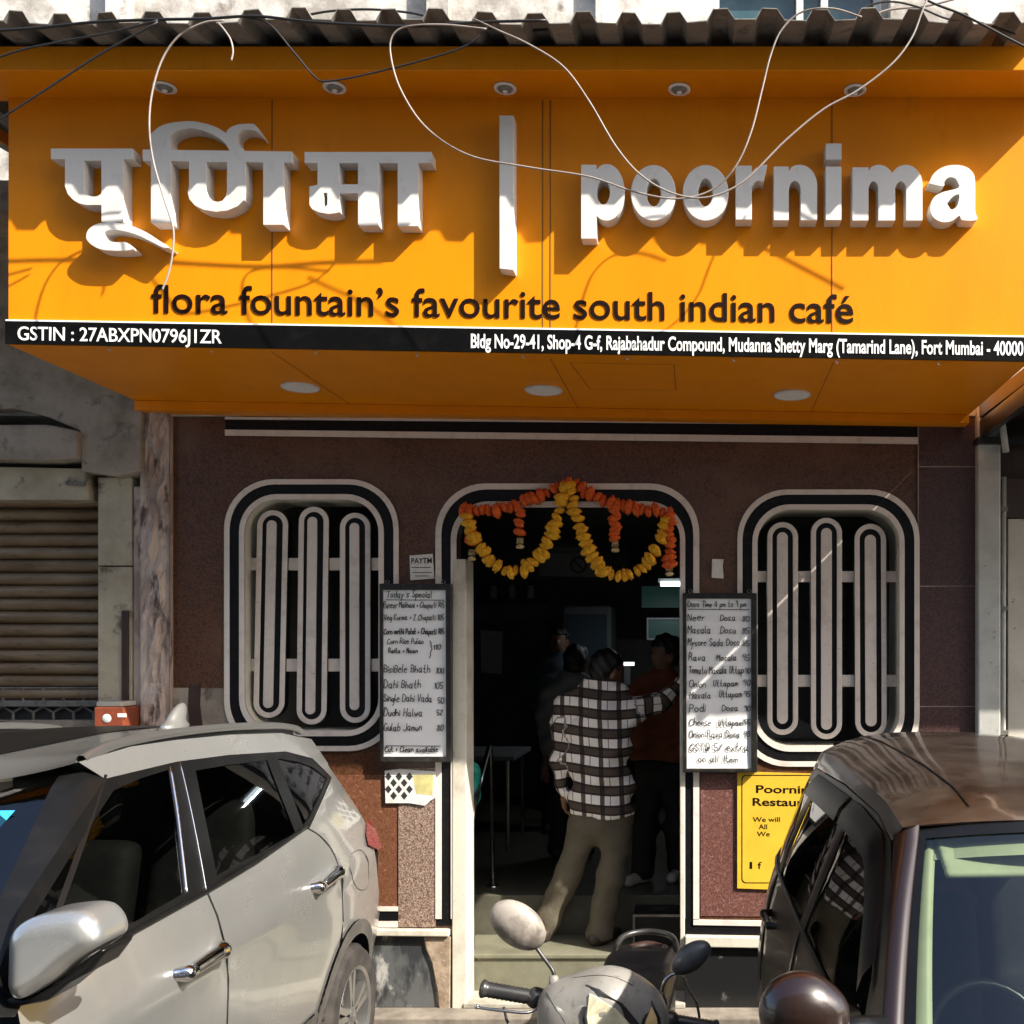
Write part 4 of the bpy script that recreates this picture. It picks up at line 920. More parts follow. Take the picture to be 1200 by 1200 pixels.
for k in range(7):
    x_ = a.x+.06+k*.10; MB().lathe([(0, 0), (.035, 0), (.038, .02), (.038, .11), (.025, .13), (.025, .15), (0, .15)], (x_, 11.05, b.z+.001), seg=14).build('jar', M['notice'] if k % 2 else M['brown_shirt'], shf, smooth=True)
ct = thing('counter', 'dark service counter along the right side inside', 'counter', (.3, 8.6, .507))
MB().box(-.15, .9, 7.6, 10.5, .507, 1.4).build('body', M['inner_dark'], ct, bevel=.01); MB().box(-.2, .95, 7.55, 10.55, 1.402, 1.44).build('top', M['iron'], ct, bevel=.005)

# ------------------------------------------------------------------ shop on the left
ls_ = thing('shuttered_shop', 'closed shop on the left with rusty roller shutter and peeling pillar', 'building', (-3.9, 6.1, 0))
a, b = P(170, 470, WY), P(203, 1200, WY)
# peeling pillar with broken arris
rows = []
for j in range(60):
    z = 3.5*j/59; rows.append([Vector((a.x+(b.x-a.x)*k/8, WY-.05+.012*random.uniform(-1, 1)*(1 if 0 < k < 8 else .3)-(.02 if 2 < k < 7 and random.random() < .5 else 0), z)) for k in range(9)])
mb = MB().grid(rows); mb.box(a.x, b.x, WY-.035, WY+.3, 0, 3.5); mb.build('pillar', M['peeling'], ls_)
c = P(157, 470, WY); mb = MB().box(c.x, a.x-.002, WY-.012, WY+.3, 0, 3.05); mb.build('plaster_strip', M['peeling'], ls_, bevel=.01)
mb = MB(); d = P(117, 500, WY)
for (y0_, y1_) in ((560, 663), (664.5, 830), (831.5, 1190)):
    mb.box(d.x, c.x-.002, WY-.02, WY+.3, P(0, y1_, WY).z, P(0, y0_, WY).z)
mb.build('stone_pier', M['pier_stone'], ls_, bevel=.005)
a = P(152, 716, WY); MB().box(a.x-.03, a.x+.01, WY-.035, WY-.021, .5, a.z).build('conduit', M['dark_wood'], ls_, bevel=.004)
# roller shutter
sx0, sx1 = -4.75, P(116, 0, WY).x
rows = []; z = 1.79
prof = [(0, .040), (.006, .016), (.020, .0), (.046, -.006), (.064, .006), (.0755, .036)]
ztop = P(0, 548, WY+.1).z
while z < ztop:
    for dz, dy in prof: rows.append([Vector((x_, WY+.09+dy, z+dz)) for x_ in (sx0, (sx0+sx1)/2, sx1)])
    z += .0765
sh_ = MB().grid(rows).build('roller_shutter', M['shutter'], ls_, fix=False); smooth_by_angle(sh_, 50)
MB().box(sx0, sx1, WY+.07, WY+.13, 1.755, 1.79).build('bottom_rail', M['iron'], sh_, bevel=.004)
MB().box(sx1-.005, sx1+.012, WY+.03, WY+.16, 1.5, ztop+.1).build('guide_rail', M['iron'], sh_)
# vent mesh under the shutter
mb = MB()
zc = P(0, 824, WY+.1).z
mb.tube([Vector((sx0, WY+.1, zc+.09)), Vector((sx1, WY+.1, zc+.09))], .006, 6); mb.tube([Vector((sx0, WY+.1, zc+.055)), Vector((sx1, WY+.1, zc+.055))], .005, 6)
x = sx0
while x < sx1-.1:
    mb.tube([Vector((x, WY+.1, zc+.09)), Vector((x, WY+.1, zc-.02)), Vector((x+.06, WY+.1, zc-.055)), Vector((x+.12, WY+.1, zc-.02))], .008, 6)
    mb.tube([Vector((x+.06, WY+.1, zc-.055)), Vector((x+.06, WY+.1, zc-.12))], .008, 6); x += .12
mb.build('vent_grille', M['iron'], ls_)
MB().box(sx0, sx1+.02, WY+.12, WY+.4, 0, 1.755).build('shop_base', M['inner_dark'], ls_)
MB().box(sx0, sx1+.02, WY+.02, WY+.12, 0, zc-.1).build('sill', M['concrete'], ls_)
# lintel, shutter housing, concrete slab above
z1 = P(0, 562, WY).z
mb = MB(); q = [P(100, 560, 5.93), P(166, 552, 5.93), P(168, 380, 5.93), P(-90, 380, 5.93), P(-90, 470, 5.93), P(40, 478, 5.93), P(99, 506, 5.93)]
plate('lintel', [[(-90, 486), (20, 480), (60, 490), (97, 506), (99, 553), (140, 559), (168, 552), (170, 300), (-90, 300)]], 5.90, 6.2, M['concrete'], ls_, bevel=.008, pxl=5.93)
plate('ledge', [[(-90, 500), (60, 499), (95, 506), (94, 538), (60, 541), (-90, 538)]], 5.86, 6.2, M['concrete'], ls_, bevel=.012, pxl=5.9)
plate('shutter_housing', [[(-90, 545), (100, 549), (104, 586), (-90, 586)]], 5.95, 6.2, M['pier_stone'], ls_, bevel=.01, pxl=5.95)
MB().tube([P(78, 566, 5.93), P(100, 567, 5.93)], .012, 8).build('bolt', M['iron'], ls_)
MB().box(-5.2, -3.25, 5.2, 6.0, P(0, 380, 5.93).z+.35, P(0, 380, 5.93).z+.5).build('canopy_slab', M['concrete'], ls_)
MB().box(-5.2, -3.30, 6.22, 6.5, 3.0, 4.6).build('back_wall', M['concrete'], ls_)
MB().box(-5.2, -4.60, 5.99, 6.4, 0, 3.6).build('side_wall', M['concrete'], ls_)
bxm = thing('meter_box', 'small red-orange box with a clear lid in front of the stone pier', 'box', P(135, 848, 5.9))
a, b = P(116, 848, 5.85), P(151, 828, 5.85)
MB().box(a.x, b.x, 5.80, 5.975, a.z-.12, b.z).build('body', M['red_box'], bxm, bevel=.008)
MB().box(a.x+.005, b.x-.02, 5.81, 5.97, b.z+.001, b.z+.03).build('lid', M['clear_lid'], bxm, bevel=.008)
p = P(125, 842, 5.8); MB().lathe([(.0, -.004), (.022, -.004), (.026, -.001), (.026, .001)], p, 'y', 18).build('dial', M['white_frame'], bxm, smooth=True)
mb = MB(); p = P(142, 838, 5.799); mb.box(p.x-.02, p.x+.03, 5.797, 5.7995, p.z-.012, p.z+.010); mb.build('printed_patch', M['notice'], bxm)

# ------------------------------------------------------------------ right side
pp_ = thing('drain_pipe', 'wide grey painted square downpipe at the right end of the cafe front', 'downpipe', (1.72, 5.95, 0))
a, b = P(1146, 480, 5.93), P(1173, 480, 5.93)
MB().box(a.x, b.x, 5.93, 6.1, 0, P(0, 470, 5.93).z).build('duct', M['grey_paint'], pp_, bevel=.01)
p = P(1177, 700, 5.95)
MB().tube([Vector((p.x, 5.97, 0)), Vector((p.x, 5.97, 2.0)), Vector((p.x+.004, 5.97, 3.1))], .014, 10).build('conduit', M['grey_paint'], pp_, smooth=True)
for z in (.9, 1.6, 2.32, 2.9): MB().box(p.x-.02, p.x+.02, 5.945, 5.99, z, z+.025).build('clip', M['iron'], pp_)
fl = MB().tube([P(1168, 455, 5.9), P(1172, 478, 5.9), P(1179, 530, 5.9)], .02, 10).build('bent_strip', M['grey_paint'], None, smooth=True); tag(fl, 'bent grey metal strip hanging beside the top of the downpipe', 'metal strip')
ns = thing('neighbour_shop', 'dark shop front with cream boarding at the right edge', 'building', (3.2, 6.1, 0))
MB().box(1.66, 1.745, 6.0, 6.3, 0, 3.5).build('gap_wall', M['dark_wood'], ns)
a = P(1181, 608, 6.0); MB().box(a.x, 3.2, 6.0, 6.06, 0, a.z).build('boarding', M['cream_door'], ns, bevel=.004)
MB().box(1.745, 5.2, 6.07, 6.4, 0, 3.9).build('wall', M['dark_wood'], ns)
MB().box(1.78, 3.2, 6.0, 6.065, a.z+.005, 3.1).build('transom', M['dark_wood'], ns, bevel=.004)
mb = MB(); q = [Vector((1.62, 4.95, 3.42)), Vector((5.2, 4.95, 3.42)), Vector((5.2, 4.95, 3.5)), Vector((1.62, 4.95, 3.5))]
mb.hexa(q, [Vector((v.x, 6.05, v.z+.12-(.1 if v.x < 2 else .1))) for v in q]); mb.build('awning', M['dark_wood'], ns)
mb = MB(); mb.box(1.62, 1.66, 4.98, 6.0, 3.32, 3.418); mb.box(1.95, 1.99, 4.98, 6.0, 3.32, 3.418); mb.box(1.60, 5.2, 5.9, 6.0, 3.28, 3.319); mb.build('bracket', M['frame_black'], ns)
MB().box(1.62, 5.2, 6.05, 6.4, 3.9, 8).build('upper_wall', M['plaster'], ns)
MB().box(-5.2, -4.63, 6.0, 6.4, 3.62, 8).build('upper_wall', M['plaster'], ls_)
# ------------------------------------------------------------------ cars
def wheel(mb_t, mb_r, c, r, wd, sx):
    """tyre and alloy about an X axis; sx=+1 shows its face to +X"""
    mb_t.lathe([(r*.68, wd/2*sx), (r*.80, wd/2*sx*1.05), (r*.93, wd/2*sx), (r*.985, wd*.36*sx), (r, 0), (r*.985, -wd*.36*sx), (r*.93, -wd/2*sx), (r*.68, -wd/2*sx)], c, 'x', 40)
    for k in range(60):   # tread blocks
        th = 2*math.pi*k/60
        Mx = Matrix.Translation(c) @ Matrix.Rotation(th, 4, 'X')
        mb_t.box(-wd*.36, wd*.36, -.008, .008, r*.985, r*1.004, Mx)
    f = wd/2*sx
    mb_r.lathe([(r*.70, f*.9), (r*.69, f*1.02), (r*.64, f*.95), (r*.62, f*.2), (r*.62, -f)], c, 'x', 40)
    mb_r.lathe([(0, f*.98), (r*.09, f*.97), (r*.14, f*.85), (r*.15, f*.5)], c, 'x', 20)
    for k in range(5):
        for d in (-.16, .16):
            th = 2*math.pi*k/5+d; Mx = Matrix.Translation(c) @ Matrix.Rotation(th, 4, 'X')
            mb_r.box(min(f*.55, f*.88), max(f*.55, f*.88), -r*.045, r*.045, r*.08, r*.65, Mx)
class Car:
    def __init__(s, name, label, cat, Xs, Xc, base, side):
        s.Xs, s.Xc, s.side = Xs, Xc, side
        s.root = thing(name, label, cat, base)
    def mir(s, v): return Vector((2*s.Xc-v[0], v[1], v[2]))
    def panel(s, name, loops, m, off=0.0, step=.06, parent=None, mirror=True, thick=0):
        loops = [clean2(l) for l in loops]
        ys = [p[0] for p in loops[0]]; zs = [p[1] for p in loops[0]]; ex = []
        y = min(ys)+step/2
        while y < max(ys):
            z = min(zs)+step/2
            while z < max(zs):
                if inside((y, z), loops[0]): ex.append((y, z))
                z += step
            y += step
        v, f = cdt(loops, ex); sg = 1 if s.Xc < 0 else -1
        out = []
        for k in ((0, 1) if mirror else (0,)):
            mb = MB(); pts = [Vector((s.Xs(a, b)+sg*off, a, b)) for a, b in v]
            if k: pts = [s.mir(p) for p in pts]
            mb.add(pts, f); out.append(mb.build(name, m, parent or s.root, smooth=True))
        return out
    def line(s, name, pts, r, m, off=0.0, n=6, mirror=True, parent=None):
        sg = 1 if s.Xc < 0 else -1; pp = spline(pts, n)
        w3 = [Vector((s.Xs(a, b)+sg*off, a, b)) for a, b in pp]
        MB().tube(w3, r, 6).build(name, m, parent or s.root, smooth=True)
        if mirror: MB().tube([s.mir(p) for p in w3], r, 6).build(name, m, parent or s.root, smooth=True)
    def loft(s, name, fn, us, ts, m, parent=None, mi=None):
        rows = [[fn(u, t) for u in us] for t in ts]
        return MB().grid(rows).build(name, m, parent or s.root, smooth=True)
def clean2(l):
    o = []
    for p in l:
        if not o or math.hypot(p[0]-o[-1][0], p[1]-o[-1][1]) > 1e-3: o.append((float(p[0]), float(p[1])))
    return o
def lin(n, a=0, b=1): return [a+(b-a)*i/(n-1) for i in range(n)]
def interp(x, xs, ys): return float(np.interp(x, xs, ys))
def arc(c, r, a0, a1, n=14): return [(c[0]+r*math.cos(R(a0+(a1-a0)*k/n)), c[1]+r*math.sin(R(a0+(a1-a0)*k/n))) for k in range(n+1)]
def seats(car, xs, ys, z, m, wd=.24):
    for y in ys:
        for x in xs:
            f = lambda X, Y, Z: np.minimum(np.minimum(smin(rbox(X, Y, Z, (x, y, z), (wd, .25, .09), .06), rbox(X, Y-(Z-z)*.25, Z, (x, y+.24, z+.30), (wd*.95, .07, .32), .06), .06), rbox(X, Y-(Z-z)*.25, Z, (x, y+.25, z+.74), (.13, .05, .09), .05)),
                                   caps(X, Y-(Z-z)*.25, Z, (x, y+.25, z+.55), (x, y+.25, z+.72), .02))
            link_mesh('seat', snet(f, (x-.3, y-.3, z-.15), (x+.3, y+.62, z+.9), .03), m, car.root, True)

# ---- silver car: nose towards the camera, tail against the shop front
def XsS(y, z):
    d = 0
    if z < .72: d -= .10*((.72-z)/.6)**2
    if 1.0 < z <= 1.22: d -= .035*((z-1)/.22)**1.5
    if z > 1.22: d -= .035+(z-1.22)*.44+.12*(z-1.22)**2
    if z <= 1.22: d += .012*math.exp(-((z-.98)/.05)**2)
    if y > 4.85: d -= interp(z, [.5, .9, 1.05, 1.27, 1.45], [.05, .025, .035, .13, .14])*((y-4.85)/.89)**2
    if y < 2.3: d -= .24*((2.3-y)/1.2)**2
    return -1.75+d
def SP(px, py, off=0.0):
    y, z = 4.0, 1.1
    for _ in range(60):
        x = XsS(y, z)+off; yn = min(max(x*F/(px-PX), 1.5), 5.74); y = .6*y+.4*yn; z = min(max(EYE-(py-PY)*y/F, 0), 1.8)
    return (y, z)
suv = Car('parked_suv', 'silver SUV with roof rails parked nose-out on the left of the cafe', 'car', XsS, -2.67, (-2.67, 3.4, ZS), 1)
S_ = suv
RWC = (5.2, .235); FWC = (2.32, .235)
Dpx = [(123, 913), (165, 903), (207, 893), (270, 885), (335, 881), (365, 889), (388, 911), (378, 935), (362, 970), (300, 1013), (243, 1047), (180, 1082), (126, 1112), (70, 1142), (18, 1170), (-6, 1150), (23, 1064), (70, 993)]
D = [SP(*p) for p in Dpx]
G1 = [SP(*p) for p in [(133, 926), (165, 912), (197, 902), (206, 960), (216, 1047), (170, 1073), (128, 1097), (70, 1129), (20, 1155), (10, 1140), (38, 1075), (80, 1007)]]
G2 = [SP(*p) for p in [(229, 903), (270, 896), (313, 891), (330, 935), (346, 976), (300, 1002), (254, 1026), (241, 963)]]
G3 = [SP(*p) for p in [(325, 889), (350, 893), (366, 899), (383, 912), (375, 932), (362, 958), (355, 967), (341, 930)]]
S_.panel('window_surround', [D, G1, G2, G3], M['trim_black'], .001)
for G in (G1, G2, G3): S_.panel('side_window', [G], M['glass_dark'], -.004)
db = [SP(*p) for p in [(18, 1171), (70, 1143), (126, 1113), (180, 1083), (243, 1048)]]
shut1 = [SP(*p) for p in [(243, 1048), (254, 1074), (263, 1108), (267, 1150)]]
yb = shut1[-1][0]
shut1 += [(yb-.01, .70), (yb-.02, .55), (yb-.02, .42)]
fd = db+shut1[1:]+[(2.86, .42), (2.82, .6), (2.76, .8), (2.70, 1.0), (2.66, 1.12)]
doors = S_.panel('door', [fd], M['silver'], 0)
rb = [SP(*p) for p in [(246, 1046.5), (300, 1014), (360, 971.5)]]
shut2 = [SP(*p) for p in [(361, 971), (374, 979), (388, 995), (397, 1016), (401, 1050), (402, 1080)]]
ar = arc(RWC, .475, 118, 178, 10)
rd = [(shut1[0][0]+.012, shut1[0][1])]+rb[1:]+shut2[1:]+ar+[(RWC[0]-.475, .42)]+[(p[0]+.012, p[1]) for p in shut1[::-1][:-1]]
S_.panel('door', [rd], M['silver'], 0)
q0_ = [SP(*p) for p in [(363, 970), (379, 935), (389, 911), (384, 896)]]
qr = [SP(*p) for p in [(397, 915), (412, 937), (426, 960), (437, 985), (441, 1010), (444, 1045), (446, 1070)]]
rear_y = max(p[0] for p in qr)
qp = [shut2[0]]+q0_+qr+[(rear_y+.02, .70), (rear_y+.02, .50), (RWC[0]+.47, .42)]+arc(RWC, .475, 20, 112, 12)+shut2[::-1][:-1]
quarter = S_.panel('quarter_panel', [qp], M['silver'], 0)
fe = [(2.655, 1.12), (2.695, 1.0), (2.755, .8), (2.80, .62)]+arc(FWC, .475, 30, 178, 14)+[(1.5, .45), (1.3, .75), (1.28, .95), (1.6, 1.06), (2.1, 1.12)]
S_.panel('fender', [fe], M['silver'], 0)
for c in (RWC, FWC):
    S_.panel('arch_cladding', [arc(c, .478, -12, 192, 26)+arc(c, .405, 192, -12, 26)], M['cladding'], .012)
S_.panel('sill_cladding', [[(FWC[0]+.42, .10), (RWC[0]-.42, .10), (RWC[0]-.46, .42), (FWC[0]+.46, .42)]], M['cladding'], .010)
S_.line('shut_line', shut1, .004, M['under'], .0); S_.line('shut_line', shut2, .004, M['under'], .0); S_.line('shut_line', fd[len(db)+len(shut1)-1:], .004, M['under'], 0)
S_.line('belt_trim', [(p[0], p[1]+.012) for p in db+rb[1:]], .009, M['trim_black'], .003)
S_.line('pillar_trim_or_glint', [SP(*p) for p in [(199, 899), (207, 950), (213, 1000), (218, 1048)]], .006, M['chrome'], .002)
S_.line('pillar_trim_or_glint', [SP(*p) for p in [(210, 893), (222, 945), (232, 995), (241, 1046)]], .003, M['chrome'], .003)  # thin chrome line drawn in place of the highlight along the door gap
S_.line('fuel_flap', [SP(*p) for p in [(412, 1000), (411, 1020), (418, 1040), (428, 1042), (432, 1030), (430, 1005), (422, 996), (412, 1000)]], .003, M['cladding'], 0, mirror=False)
# roof
ze_px = [(60, 905), (92, 893), (153, 875), (207, 867), (270, 861), (330, 859), (365, 866), (384, 894)]
ze = [SP(*p) for p in ze_px]; zey = [p[0] for p in ze]; zez = [p[1] for p in ze]
cant = [(p[0], p[1]) for p in ze[1:]]+[SP(*p) for p in [(389, 911), (366, 888.5), (335, 880.5), (270, 884.5), (207, 892.5), (165, 902.5), (123, 912.5)]]
S_.panel('cant_rail', [cant], M['silver'], 0)
y0r, y1r = ze[1][0], ze[-1][0]
def zedge(y): return interp(y, zey, zez)
def crown(y): return interp(y, [y0r-.3, y0r, y0r+.35, y0r+1.1, y1r-.5, y1r-.15, y1r], [1.58, 1.655, 1.705, 1.735, 1.725, 1.70, 1.66])
def roof_pt(u, t):
    y = y0r+(y1r-y0r)*t; a = abs(u); e = zedge(y); xe = XsS(y, e); cz = crown(y)-.0
    return Vector((S_.Xc+u*(xe-S_.Xc)*-1*-1 if False else S_.Xc+u*(xe-S_.Xc), y-(.10*(1-a*a) if t < .02 else .10*(1-a*a)*(1-t)**3), e+(cz-e)*(1-a**2.8)))
S_.loft('roof', roof_pt, lin(33, -1, 1), lin(40), M['silver'])
# panoramic glass set in the roof
def sun_pt(u, t):
    p = roof_pt(-.70+.86*(u+1)/2*1.0, .22+.55*t); p.z += .004; return p
S_.loft('sunroof', sun_pt, lin(21, -1, 1), lin(16), M['trim_black'])
# roof rails
for k in (0, 1):
    pts = []
    for (px, py) in [(95, 892), (108, 884), (125, 876), (150, 869), (207, 859), (270, 852.5), (320, 851), (345, 854), (352, 858)]:
        y, z = SP(px, py, -.02); pts.append(Vector((XsS(y, z)-.02, y, z)))
    pts = [Vector(p) for p in spline(pts, 5)]
    if k: pts = [S_.mir(p) for p in pts]
    rows = []
    for p in pts: rows.append([p+Vector((a, 0, b)) for a, b in ((-.018, -.012), (.018, -.012), (.02, .004), (.008, .018), (-.01, .018), (-.02, .004))])
    MB().grid(rows, closed=True).build('roof_rail', M['alloy'], S_.root, smooth=True)
    mb = MB()
    pb = [p-Vector((0, 0, .045)) for p in pts[8:-6]]
    for p, q in zip(pb[:-1], pb[1:]): mb.hexa([p+Vector((-.012, 0, -.03)), q+Vector((-.012, 0, -.03)), q+Vector((-.012, 0, .03)), p+Vector((-.012, 0, .03))], [p+Vector((.010, 0, -.03)), q+Vector((.010, 0, -.03)), q+Vector((.010, 0, .03)), p+Vector((.010, 0, .03))])
    mb.build('rail_shadow_strip', M['trim_black'], S_.root)
# fin antenna
fy = 5.0; fp = P(209, 850, fy)
f = lambda X, Y, Z: smin(ell(X, Y-(Z-1.76)*.75, Z, (fp.x, fy-.02, 1.73), (.035, .075, .105)), ell(X, Y, Z, (fp.x, fy-.03, 1.725), (.045, .11, .02)), .02)
link_mesh('antenna_fin', snet(f, (fp.x-.07, fy-.2, 1.69), (fp.x+.07, fy+.2, 1.86), .008), M['silver'], S_.root, True)
# spoiler and tail
def tail_pt(u, t):
    zt_ = [(y1r-.02, crown(y1r)-.02), (y1r+.10, 1.60), (y1r+.12, 1.56), (y1r+.02, 1.50), (y1r+.14, 1.25), (rear_y-.02, 1.05), (rear_y+.03, .75), (rear_y+.04, .45), (rear_y-.05, .2)]
    k = t*(len(zt_)-1); i = min(int(k), len(zt_)-2); fr_ = k-i
    y = zt_[i][0]*(1-fr_)+zt_[i+1][0]*fr_; z = zt_[i][1]*(1-fr_)+zt_[i+1][1]*fr_
    yy = min(y, rear_y); xe = XsS(yy, z)+.0
    return Vector((S_.Xc+u*(xe-S_.Xc), y-.10*abs(u)**3, z))
S_.loft('tailgate', tail_pt, lin(21, -1, 1), lin(33), M['silver'])
tl_ = [SP(*p) for p in [(427.5, 964), (432, 961), (440, 978), (445, 992), (441, 996), (429, 990), (426.5, 978)]]
S_.panel('tail_light', [tl_], M['tail_red'], .012)
# bonnet, nose and windscreen
def ws_pt(u, t):
    a = abs(u); y = (y0r-.005)+(2.42-y0r)*t; z = interp(t, [0, 1], [ze[1][1]+.0, 1.16]); zc = interp(t, [0, .5, 1], [crown(y0r), 1.44, 1.20])
    ya, za = interp(t, [0, 1], [D[0][0]-.03, 2.60]), interp(t, [0, 1], [D[0][1]+.03, 1.16])
    xe = XsS(ya, za)-.035
    return Vector((S_.Xc+u*(xe-S_.Xc), ya-(ya-y+.16)*(1-a**2.4)*(1 if t > 0 else .62), za+(zc-za)*(1-a**2.6)))
ws = S_.loft('windscreen', ws_pt, lin(25, -1, 1), lin(16), M['glass_dark'])
for sg in (-1, 1):
    rows = []
    for t in lin(14):
        e = ws_pt(sg*-1, t) if sg < 0 else ws_pt(sg*-1, t)
        e = ws_pt(1, t); i_ = ws_pt(.90, t)+Vector((0, 0, .004)); ya, za = interp(t, [0, 1], [D[0][0]+.02, 2.64]), interp(t, [0, 1], [D[0][1]+.012, 1.15])
        o_ = Vector((XsS(ya, za)+.004, ya, za)); r_ = [i_, e+Vector((.006, -.008, .006)), o_]
        rows.append(r_ if sg < 0 else [S_.mir(v) for v in r_])
    MB().grid(rows).build('front_pillar', M['trim_black'], S_.root, smooth=True)
def hood_pt(u, t):
    y = 2.5+(1.18-2.5)*t; a = abs(u); z = interp(t, [0, .6, 1], [1.17, 1.10, .96]); xe = XsS(y, 1.0)
    return Vector((S_.Xc+u*(xe-S_.Xc), y+.22*a**3*t-.12*(1-a*a)*(1-t), z+.05*(1-a**2)-.06*a**6))
S_.loft('bonnet', hood_pt, lin(17, -1, 1), lin(14), M['silver'])
def nose_pt(u, t):
    a = abs(u); y = interp(t, [0, .3, .7, 1], [1.18, 1.06, 1.05, 1.14]); z = interp(t, [0, 1], [.97, .12]); xe = XsS(1.35, max(z, .5))
    return Vector((S_.Xc+u*(xe-S_.Xc), y+.22*a**3, z+(.05*(1-a*a)-.06*a**6 if t == 0 else 0)))
S_.loft('front_bumper', nose_pt, lin(17, -1, 1), lin(12), M['silver'])
MB().box(S_.Xc-.5, S_.Xc+.5, .99, 1.04, .62, .86).build('grille', M['trim_black'], S_.root, bevel=.02)
for sg in (-1, 1):
    c = (S_.Xc+sg*.66, 1.15, .84)
    link_mesh('headlight', snet(lambda X, Y, Z: ell(X, Y, Z, c, (.18, .10, .07)), (c[0]-.2, 1.0, .7), (c[0]+.2, 1.3, .95), .02), M['lens'], S_.root, True)
# inner body, seats, dashboard
mb = MB(); mb.box(S_.Xc-.80, S_.Xc+.80, 2.7, 5.5, .12, .62); mb.box(S_.Xc-.82, S_.Xc+.82, 2.55, 5.5, .60, .64); mb.box(S_.Xc-.76, S_.Xc+.76, 1.3, 2.5, .2, .95)
for sg in (-1, 1): mb.box(min(S_.Xc+sg*.80, S_.Xc+sg*.86), max(S_.Xc+sg*.80, S_.Xc+sg*.86), 2.9, 4.75, .12, 1.08)
mb.build('underbody', M['under'], S_.root)
seats(S_, (S_.Xc-.4, S_.Xc+.4), (3.35, 4.35), .78, M['seat_dark'])
f = lambda X, Y, Z: rbox(X, Y, Z, (S_.Xc, 2.72, 1.02), (.78, .2, .12), .08)
link_mesh('dashboard', snet(f, (S_.Xc-.85, 2.45, .85), (S_.Xc+.85, 3.0, 1.2), .04), M['dash'], S_.root, True)
MB().add([P(-14, 940, 2.60), P(15, 941, 2.60), P(10, 958, 2.60), P(-14, 962, 2.60)], [(0, 1, 2, 3)]).build('tag', M['blue_tag'], S_.root, fix=False) if False else None
_b = min(((u, t) for u in lin(60, -1, 1) for t in lin(40)), key=lambda q: (lambda p: ((PX+p.x*F/p.y-2)**2+(PY-(p.z-EYE)*F/p.y-948)**2))(ws_pt(*q))); wt = ws_pt(*_b); MB().add([wt+Vector((-.07, -.012, .0)), wt+Vector((.045, -.004, .0)), wt+Vector((.03, -.06, -.05)), wt+Vector((-.07, -.07, -.05))], [(0, 1, 2, 3)]).build('toll_tag', M['blue_tag'], S_.root, fix=False)
for c in ((RWC[0], RWC[1], -1.86), (FWC[0], FWC[1], -1.86)):
    for k in (0, 1):
        cx = c[2] if not k else 2*S_.Xc-c[2]; mt, mr = MB(), MB(); wheel(mt, mr, Vector((cx, c[0], c[1])), .355, .22, 1 if not k else -1)
        t_ = mt.build('wheel', M['rubber'], S_.root); smooth_by_angle(t_, 40); smooth_by_angle(mr.build('rim', M['alloy'], t_), 40)
        mb = MB(); mb.lathe([(.10, -.02), (.22, -.02), (.22, .01), (.10, .01)], (cx, c[0], c[1]), 'x', 24); mb.build('brake_disc', M['iron'], t_)
# door handles
def handle(car, yz0, yz1, r, m, sgn, door, mirror=True):
    (ya, za), (yb_, zb_) = yz0, yz1; xa, xb = car.Xs(ya, za), car.Xs(yb_, zb_)
    f = lambda X, Y, Z: smin(caps(X, Y, Z, (xa+sgn*.028, ya+.02, za), (xb+sgn*.03, yb_-.02, zb_), r*.75, r), np.minimum(caps(X, Y, Z, (xa-sgn*.01, ya, za), (xa+sgn*.026, ya+.02, za), r*.8), caps(X, Y, Z, (xb-sgn*.01, yb_, zb_), (xb+sgn*.026, yb_-.02, zb_), r)), .02)
    lo = (min(xa, xb)-.05, min(ya, yb_)-.05, min(za, zb_)-.05); hi = (max(xa, xb)+.06, max(ya, yb_)+.05, max(za, zb_)+.05)
    link_mesh('handle', snet(f, lo, hi, .007), m, door, True)
h0, h1 = SP(207, 1143), SP(254, 1112); handle(S_, h0, h1, .029, M['chrome'], 1, doors[0])
h0, h1 = SP(366, 1041), SP(391, 1021); handle(S_, h0, h1, .029, M['chrome'], 1, [o for o in S_.root.children if o.name.startswith('door')][-2])
# near door mirror
my = 2.68
mc = P(76, 1108, my)
def shell(poly, yc, half, r, my_=my):
    w2 = [XZ(a, b, my_) for a, b in poly]
    def f(X, Y, Z):
        d2 = poly_sd(X[:, :1, :].reshape(X.shape[0], -1), Z[:, :1, :].reshape(X.shape[0], -1), w2)[:, None, :]+r
        yy = np.abs(Y-yc)-half+r; return np.sqrt(np.maximum(d2, 0)**2+np.maximum(yy, 0)**2)+np.minimum(np.maximum(d2, yy), 0)-r
    xs = [p[0] for p in w2]; zs = [p[1] for p in w2]
    return snet(f, (min(xs)-.02, yc-half-.02, min(zs)-.02), (max(xs)+.02, yc+half+.02, max(zs)+.02), .008)
mp = sm([(22, 1150), (23, 1118), (27, 1086), (54, 1069), (102, 1063), (121, 1072), (130, 1090), (127, 1104), (98, 1125), (70, 1148), (34, 1166)], 4)
link_mesh('door_mirror', shell(mp, my+.02, .10, .055), M['silver'], S_.root, True)
mp2 = [(128, 1106), (130, 1112), (112, 1136), (86, 1150), (62, 1170), (20, 1178), (-30, 1184), (-30, 1172), (14, 1166), (34, 1168), (70, 1151), (98, 1128)]
link_mesh('mirror_arm', shell(mp2, my+.045, .075, .012), M['trim_black'], S_.root, True)
f2 = lambda X, Y, Z: rbox(2*S_.Xc-X, Y, Z, (mc.x, my, mc.z), (.118, .085, .1), .055)
link_mesh('door_mirror', snet(f2, (2*S_.Xc-mc.x-.2, my-.2, mc.z-.2), (2*S_.Xc-mc.x+.2, my+.2, mc.z+.2), .016), M['silver'], S_.root, True)

